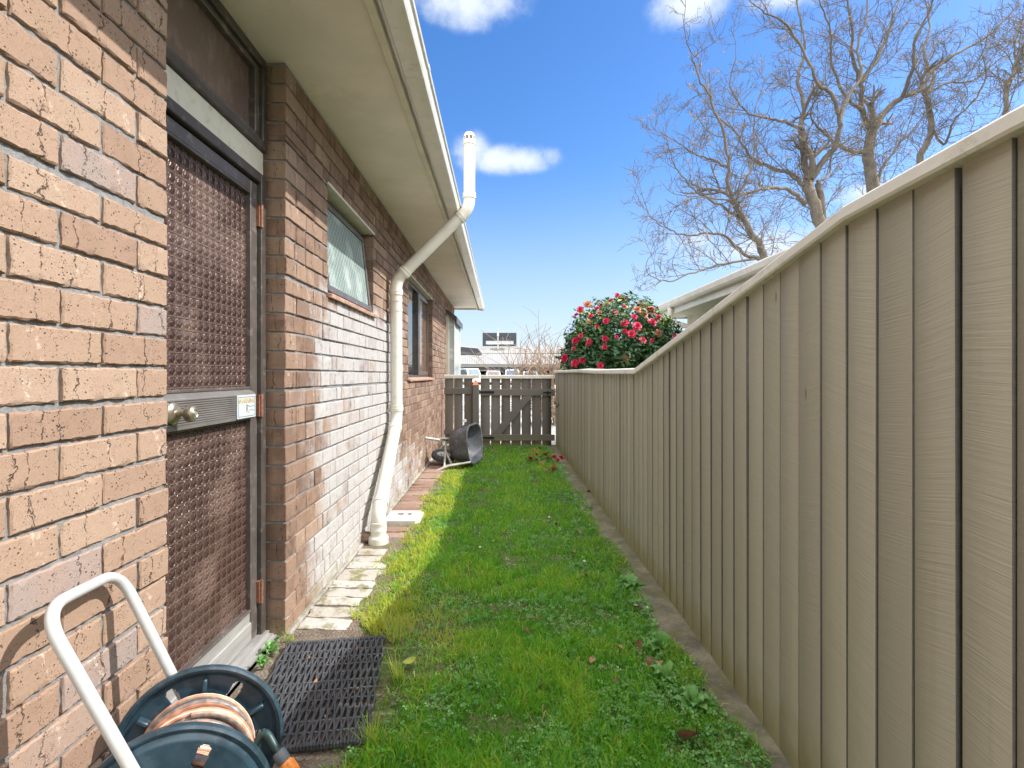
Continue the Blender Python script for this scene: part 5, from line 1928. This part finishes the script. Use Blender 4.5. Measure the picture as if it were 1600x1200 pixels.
T = Tree(5)
T.limb([(1208, 600), (1200, 440), (1186, 385), (1166, 350), (1148, 318)], 15.5, 0, .15, .075, True)
T.limb([(1148, 318), (1139, 288), (1137, 250), (1130, 205), (1112, 160), (1092, 120), (1078, 78)], 15.5, -1.2, .065, .018)
T.limb([(1137, 262), (1112, 248), (1085, 240), (1060, 225), (1032, 205)], 15.3, 1.5, .045, .014)
T.limb([(1148, 318), (1165, 285), (1180, 240), (1178, 190), (1190, 140)], 15.6, 1.4, .05, .016)
T.limb([(1192, 405), (1165, 398), (1140, 375), (1110, 362), (1075, 368), (1040, 356), (1015, 338)], 15.5, -.8, .06, .013)
T.limb([(1160, 345), (1125, 320), (1090, 300), (1060, 268), (1048, 240)], 15.5, .9, .05, .014)
T.limb([(1178, 405), (1130, 412), (1085, 425), (1045, 440), (1018, 432)], 15.4, -1.6, .045, .012)
T.done('bare tree with slender leaning trunk, leftmost behind the white eave', (at(1208, 586, 15.5).x, 15.5, 0))

T = Tree(8)
T.limb([(1312, 600), (1300, 420), (1280, 345), (1266, 305), (1263, 280)], 17, 0, .24, .15, True)
T.limb([(1263, 280), (1256, 245), (1252, 203)], 17, .1, .13, .10)
T.limb([(1252, 203), (1255, 160), (1246, 120), (1258, 80), (1250, 30), (1240, -30)], 17, 1.2, .08, .02)
T.limb([(1266, 282), (1285, 252), (1306, 228), (1312, 190), (1298, 145), (1275, 128), (1255, 80), (1230, 40), (1190, 15)], 17, -1.5, .11, .02)
T.limb([(1312, 190), (1325, 150), (1345, 120), (1340, 70), (1355, 20), (1350, -40)], 16.7, 1.0, .07, .02)
T.limb([(1258, 320), (1240, 302), (1215, 293), (1180, 298), (1140, 312), (1100, 308)], 17, -2, .085, .018)
T.limb([(1258, 290), (1235, 272), (1195, 258), (1168, 240), (1150, 205), (1120, 180), (1105, 140)], 17, 1.5, .085, .018)
T.limb([(1252, 203), (1225, 190), (1190, 182), (1160, 170), (1140, 130), (1150, 90)], 17, -1, .055, .016)
T.limb([(1296, 395), (1282, 310), (1277, 285)], 17.1, 0, .12, .09, True, shoots=False)
T.limb([(1277, 285), (1296, 270), (1300, 240), (1330, 215)], 17.3, 1.0, .06, .015)
T.done('thick forked bare tree standing in the middle of the bare crowns', (at(1312, 586, 17).x, 17, 0))

T = Tree(12)
T.limb([(1378, 600), (1372, 400), (1364, 300), (1356, 238), (1363, 203)], 19, 0, .26, .17, True)
T.limb([(1363, 203), (1346, 172), (1345, 130), (1332, 90), (1330, 40), (1318, -20)], 19, -1.2, .12, .025)
T.limb([(1363, 203), (1385, 172), (1410, 152), (1435, 142), (1458, 110), (1500, 80), (1545, 55), (1590, 10)], 19, 1.6, .13, .02)
T.limb([(1410, 152), (1425, 110), (1430, 60), (1455, 10), (1460, -40)], 19.3, -1.2, .08, .02)
T.limb([(1356, 240), (1328, 236), (1303, 222), (1280, 200), (1268, 186)], 19, -1.8, .09, .03)
T.limb([(1345, 130), (1365, 100), (1385, 60), (1400, 10), (1420, -40)], 18.6, 1, .08, .02)
T.limb([(1346, 172), (1320, 150), (1300, 100), (1298, 50), (1280, 0)], 18.7, -2, .07, .02)
T.limb([(1372, 290), (1378, 262), (1400, 232), (1425, 205), (1452, 170), (1490, 150)], 19.2, 1.5, .06, .016)
T.done('tall stout bare tree right of the forked one, rising above the fence', (at(1378, 586, 19).x, 19, 0))

T = Tree(19)
T.limb([(1432, 600), (1432, 400), (1436, 260), (1456, 200), (1446, 150)], 21, 0, .16, .10, True)
T.limb([(1446, 150), (1458, 120), (1443, 85), (1452, 40), (1440, -20)], 21, 1.5, .085, .02)
T.limb([(1456, 200), (1475, 225), (1490, 190), (1520, 160), (1540, 120), (1535, 80)], 21, -2.0, .06, .016)
T.limb([(1446, 150), (1480, 130), (1520, 125), (1560, 95), (1600, 70)], 21, 1.0, .06, .016)
T.done('thin crooked bare tree seen above the fence beyond the stout one', (at(1432, 586, 21).x, 21, 0))

T = Tree(23)
T.limb([(1530, 600), (1535, 300), (1548, 208), (1570, 185), (1574, 140), (1584, 105), (1600, 70), (1640, 30)], 16, 0, .12, .03, True)
T.limb([(1584, 105), (1600, 112), (1640, 80)], 16, .5, .05, .02)
T.limb([(1574, 140), (1588, 100), (1585, 60), (1610, 20)], 16, .5, .05, .015)
T.done('bare tree at the far right with its bent trunk just over the capping', (at(1530, 586, 16).x, 16, 0))

# bare shrub beyond the gate
shb = thing('bare_shrub', 'bare many-stemmed twiggy shrub beyond the gate, left of the camellia', 'shrub', (1.05, 12, 0))
S = Tree(31)
M['shrub_twig'] = simple('tan_twig', (0.30, 0.22, 0.15), 0.9, var=0.25, scale=6)
for k in range(60):
    a = S.r.uniform(0, 6.28); sp = S.r.uniform(.02, .42)
    d = Vector((math.cos(a) * sp, math.sin(a) * sp, 1)).normalized()
    S.shoot(Vector((1.12 + S.r.gauss(0, .22), 12 + S.r.gauss(0, .2), 0)), d, S.r.uniform(1.4, 2.45), .012, 1, True)
S.mb.build('stems', M['shrub_twig'], shb, recalc=False, ang=80)
lm = MB()
for k in range(60):
    p = Vector((1.1 + S.r.gauss(0, .4), 12 + S.r.gauss(0, .3), S.r.uniform(.9, 1.5)))
    lm.lathe([(0, -.03), (.03, 0), (0, .03)], p, (S.r.gauss(0, 1), S.r.gauss(0, 1), .2), 5)
M['russet'] = simple('russet_leaf', (0.34, 0.15, 0.08), 0.8, var=.3)
lm.build('dry_leaves', M['russet'], shb)['kind'] = 'stuff'

# ------------------------------------------------------------------ neighbour's house over the fence
nb = thing('neighbour_house', 'pale neighbouring house with white gutter and downpipe showing above the fence', 'house', (6, 5, 0))
EX, EZ, NE = 2.95, 2.47, 9.9
M['nb_wall'] = simple('pale_cladding', (0.55, 0.54, 0.42), 0.7, var=.08, scale=4)
M['nb_white'] = simple('aged_white', (0.70, 0.66, 0.58), 0.5, var=.06, scale=5, dirt=(.5, .48, .42))
w_ = MB(); w_.box((EX + .55, -2, -.1), (EX + 7.5, NE - .3, EZ - .06), .01); w_.build('wall', M['nb_wall'], nb)
g = MB(); g.prism([(EX + .10, -2, EZ), (EX, -2, EZ), (EX - .008, -2, EZ - .02), (EX + .006, -2, EZ - .085), (EX + .03, -2, EZ - .115), (EX + .10, -2, EZ - .12)], (0, NE + 2, 0))
gt = g.build('gutter', M['nb_white'], nb, ang=25)
f = MB(); f.box((EX + .104, -2, EZ - .22), (EX + .13, NE, EZ - .01), .002); f.box((EX + .13, NE - .03, EZ - .22), (EX + 7.9, NE, EZ - .02), .002)
f.build('fascia', M['nb_white'], nb)
s_ = MB(); s_.box((EX + .13, -2, EZ - .20), (EX + .56, NE - .03, EZ - .19), 0); s_.build('soffit', M['nb_wall'], nb)
r_ = MB()
for i in range(10):
    x0, z0 = EX + .06 + i * .42, EZ + .012 + i * .155
    r_.prism([(x0, -2.1, z0), (x0 + .43, -2.1, z0 + .15), (x0 + .43, -2.1, z0 + .12), (x0, -2.1, z0 - .02)], (0, NE + 2.2, 0))
r_.prism([(EX + 4.25, -2.1, EZ + 1.55), (EX + 8.2, -2.1, EZ), (EX + 8.2, -2.1, EZ - .05), (EX + 4.25, -2.1, EZ + 1.5)], (0, NE + 2.2, 0))
r_.build('roof', M['roof_tile'], nb)
dp = MB(); yd = 9.05
dp.tube(smooth_path([(EX + .05, yd, EZ - .11), (EX + .05, yd, EZ - .36), (EX + .50, yd - .15, EZ - .52), (EX + .50, yd - .15, 0)], .07), .045, 14)
dp.build('downpipe', M['nb_white'], nb)

# ------------------------------------------------------------------ beyond the gate
ws = thing('workshop_shed', 'long open-fronted shed with pale metal roof and dark rooftop monitor beyond the gate', 'shed', (1.5, 70, 0))
M['tin'] = simple('pale_metal_roof', (0.23, 0.23, 0.226), 0.55, var=.06, scale=.6)
M['charcoal'] = simple('charcoal_cladding', (0.035, 0.043, 0.055), 0.6, var=.15, scale=1)
M['night'] = simple('shed_interior', (0.012, 0.014, 0.022), 0.9)
e0, e1 = at(690, 568.6, 66), at(905, 569.5, 66)
t0, t1 = at(690, 540.6, 75), at(905, 541.5, 75)
rf = MB()
nr = 60
V, F = [], []
for i in range(nr * 2 + 1):
    f_ = i / (nr * 2)
    dz_ = .03 if i % 2 else 0
    for (a, b_) in ((e0, e1), (t0, t1)):
        q = a.lerp(b_, f_); V.append((q.x, q.y, q.z + dz_))
o = len(V)
V += [(x, y, z - .08) for (x, y, z) in V]
for i in range(nr * 2):
    F.append([2 * i, 2 * i + 2, 2 * i + 3, 2 * i + 1]); F.append([o + 2 * i, o + 2 * i + 1, o + 2 * i + 3, o + 2 * i + 2])
    F.append([2 * i, o + 2 * i, o + 2 * i + 2, 2 * i + 2])
rf.add(V, F)
rf.build('roof', M['tin'], ws, recalc=False, ang=10)
bd = MB()
bd.box((e0.x, 66.05, e0.z - .42), (e1.x, 66.2, e0.z - .06), .01)
bd.build('gutter_board', M['tin'], ws)
bd = MB(); bd.box((e0.x, 66.25, e0.z - .95), (e1.x, 66.4, e0.z - .43), .01); bd.build('lintel', M['charcoal'], ws)
bk_ = MB(); bk_.box((e0.x, 71, -.1), (e1.x, 80, 4.2), 0); bk_.box((e0.x, 66.4, -.1), (e0.x + .2, 71, 2.4), 0); bk_.box((e1.x - .2, 66.4, -.1), (e1.x, 71, 2.4), 0)
bk_.build('wall', M['night'], ws)
for px in (724, 780, 840):
    q = at(px, 575, 66.3); ps = MB(); ps.box((q.x - .12, 66.22, -.1), (q.x + .12, 66.42, e0.z - .43), .01); ps.build('post', M['grey_plastic'], ws)
a, b_ = at(754, 541, 75.2), at(807, 520, 75.2)
z0, z1 = a.z - .1, b_.z
wa, wb_ = at(759, 538, 75.2), at(802.5, 532.3, 75.2)
mn = MB()
for lo, hi in (((a.x, 75.2, wa.z - .0), (wa.x, 77, wb_.z)), ((wb_.x, 75.2, wa.z), (b_.x, 77, wb_.z)), ((a.x, 75.2, z0), (b_.x, 77, wa.z)), ((a.x, 75.2, wb_.z), (b_.x, 77, z1))):
    mn.box(lo, hi, 0)
mon = mn.build('roof_monitor', M['charcoal'], ws)
M['shed_glass'] = pane_material('shed_glass', (0.62, 0.70, 0.74), .1)
gl = MB(); gl.box((wa.x, 75.35, wa.z), (wb_.x, 75.4, wb_.z), 0); gl.build('window', M['shed_glass'], mon)
q0, q1 = at(778, 546.5, 73.2), at(778, 513.5, 73.2)
fl_ = MB(); fl_.lathe([(.09, -.3), (.10, 1.9), (.16, 1.95), (.16, 2.3), (.12, 2.4), (.12, q1.z - q0.z - .3), (.17, q1.z - q0.z - .25), (.17, q1.z - q0.z)], q0, (0, 0, 1), 14)
fl_.build('flue', M['steel'], ws)
so = MB()
rs_ = random.Random(2)
# soot round the flue lies on the sheet
def roof_pt(px, f_):
    p = e0.lerp(t0, f_); p2 = e1.lerp(t1, f_); u = (px - 690) / 215
    return p.lerp(p2, u) + Vector((0, 0, .045))
M['soot'] = simple('roof_soot', (0.10, 0.095, 0.09), .9, var=.3, scale=3)
pts = [roof_pt(778 + 14 * math.cos(t) * rs_.uniform(.35, 1), .80 + .10 * math.sin(t) * rs_.uniform(.5, 1)) for t in np.linspace(0, 6.28, 40, endpoint=False)]
so.prism(pts, (0, 0, .004)); so.build('soot_stain', M['soot'], ws, smooth=False)

cpn = thing('carport', 'dark flat-roofed carport on slim post seen left of the shed', 'carport', (-1.9, 25, 0))
a0, a1 = at(708, 541, 25), at(748, 546, 25)
cr = MB()
cr.prism([(a0.x - 1.2, 24, a0.z + .06), (a1.x, 24, a1.z), (a1.x + .1, 24, a1.z - .17), (a1.x - .1, 24, a1.z - .22), (a0.x - 1.2, 24, a0.z - .14)], (0, 3.5, 0))
cr.build('roof', M['charcoal'], cpn)
ps = MB(); ps.box((a0.x - .02, 24.3, -.1), (a0.x + .16, 24.5, a0.z - .1), .004); ps.build('post', M['charcoal'], cpn)
ps = MB(); ps.tube([(a0.x + .22, 25.4, -.1), (a0.x + .22, 25.4, a0.z - .15)], .05, 10); ps.build('downpipe', M['pvc'], cpn)
br_ = MB(); br_.tube([(a0.x + .2, 24.6, a0.z - .42), (a1.x - .1, 24.6, a1.z - .25)], .025, 6); br_.build('brace', M['charcoal'], cpn)


def vehicle(name, label, cat, x, y, W_, L_, Ht, hood, body_c, screen_c, rz, kind):
    """body facing the camera end-on: lower shell, cabin, screen, side glass, lamps, four wheels"""
    t = thing(name, label, cat, (x, y, 0), rz)
    Mx = world_of(t)
    mbody = simple(name + '_paint', body_c, .3, var=.04, scale=2, coat=.6)
    b = MB()
    h1 = Ht * .54
    pr = [(-L_ / 2, .32), (-L_ / 2 + .03, h1 * .86), (-L_ / 2 + .12, h1), (L_ / 2 - .1, h1), (L_ / 2, h1 * .8), (L_ / 2, .32)]
    b.prism([Mx @ Vector((-W_ / 2, yy, zz)) for yy, zz in pr], Mx.to_3x3() @ Vector((W_, 0, 0)))
    bo = b.build('body', mbody, t)
    c = MB()
    y0_, y1_ = (-L_ / 2 + hood, L_ / 2 - .15)
    sl = .55 if kind == 'front' else .12
    V = [Mx @ Vector(v) for v in ((-W_ / 2 + .04, y0_, h1), (W_ / 2 - .04, y0_, h1), (W_ / 2 - .04, y1_, h1), (-W_ / 2 + .04, y1_, h1),
                                 (-W_ / 2 + .14, y0_ + sl, Ht - .06), (W_ / 2 - .14, y0_ + sl, Ht - .06), (W_ / 2 - .14, y1_ - .15, Ht - .06), (-W_ / 2 + .14, y1_ - .15, Ht - .06),
                                 (-W_ / 2 + .24, y0_ + sl + .12, Ht), (W_ / 2 - .24, y0_ + sl + .12, Ht), (W_ / 2 - .24, y1_ - .3, Ht), (-W_ / 2 + .24, y1_ - .3, Ht))]
    c.add(V, [[0, 1, 5, 4], [1, 2, 6, 5], [2, 3, 7, 6], [3, 0, 4, 7], [4, 5, 9, 8], [5, 6, 10, 9], [6, 7, 11, 10], [7, 4, 8, 11], [8, 9, 10, 11]])
    c.build('cabin', mbody, t)
    sg = pane_material(name + '_screen', screen_c, .06)
    n0 = Vector((0, -.012, .004))
    def face_pt(u, v): return Mx @ (Vector((-W_ / 2 + .04 + .10 * v + u * (W_ - .08 - .2 * v), y0_ + sl * v, h1 + (Ht - .06 - h1) * v)) + n0)
    gmb = MB(); gmb.prism([face_pt(.08, .08), face_pt(.92, .08), face_pt(.90, .93), face_pt(.10, .93)], Mx.to_3x3() @ Vector((0, .008, 0))); gmb.build('windscreen' if kind == 'front' else 'rear_window', sg, t)
    for s_ in (-1, 1):
        gs = MB()
        q = [Vector((s_ * (W_ / 2 - .035), y0_ + .25, h1 + .06)), Vector((s_ * (W_ / 2 - .035), y1_ - .2, h1 + .06)), Vector((s_ * (W_ / 2 - .115), y1_ - .3, Ht - .14)), Vector((s_ * (W_ / 2 - .115), y0_ + sl + .25, Ht - .14))]
        gs.prism([Mx @ v for v in q], Mx.to_3x3() @ Vector((s_ * .006, 0, 0))); gs.build('side_window', M['clear_glass'], t)
        lp = MB(); lp.box((s_ * (W_ / 2 - .2) - .13, -L_ / 2 - .01, h1 * .68), (s_ * (W_ / 2 - .2) + .13, -L_ / 2 + .03, h1 * .84), .01, Mx); lp.build('headlight' if kind == 'front' else 'tail_light', M['pale_glass'] if kind == 'front' else M['petal'], t)
        for yy in (-L_ * .31, L_ * .31):
            wl_ = MB(); wl_.lathe([(.2, -.1), (.32, -.1), (.34, -.06), (.34, .06), (.32, .1), (.2, .1), (.16, .06), (0, .06)], Mx @ Vector((s_ * (W_ / 2 - .1), yy, .34)), Mx.to_3x3() @ Vector((s_, 0, 0)), 18)
            wl_.build('wheel', M['rubber'], t)


for (px0, px1, pyt, nm, lab, cat, hood, bc, sc_, rz, kd) in (
        (723, 747, 575.2, 'parked_car', 'white four-wheel drive parked leftmost in front of the open shed', 'car', 1.1, (.62, .64, .66), (.12, .16, .19), R(28), 'front'),
        (760, 782, 579.2, 'parked_van', 'white van with a cluttered rear window parked just right of the white four-wheel drive', 'van', .05, (.62, .66, .78), (.20, .18, .20), 0, 'rear'),
        (789.5, 811.5, 577.2, 'parked_van', 'tall van with large blue screen parked mid row by the shed', 'van', .05, (.55, .60, .66), (.03, .11, .22), 0, 'rear'),
        (818, 841, 580.2, 'parked_car', 'dark-windowed car with pale roof parked rightmost in the row by the shed', 'car', .9, (.42, .45, .56), (.015, .03, .03), 0, 'front')):
    Y = 60
    a, b_ = at(px0, pyt, Y), at(px1, pyt, Y)
    w_ = (b_.x - a.x) * (1.0 if rz else 1.12)
    vehicle(nm, lab, cat, (a.x + b_.x) / 2, Y + 1.9, w_, 4.2, a.z, hood, bc, sc_, rz, kd)
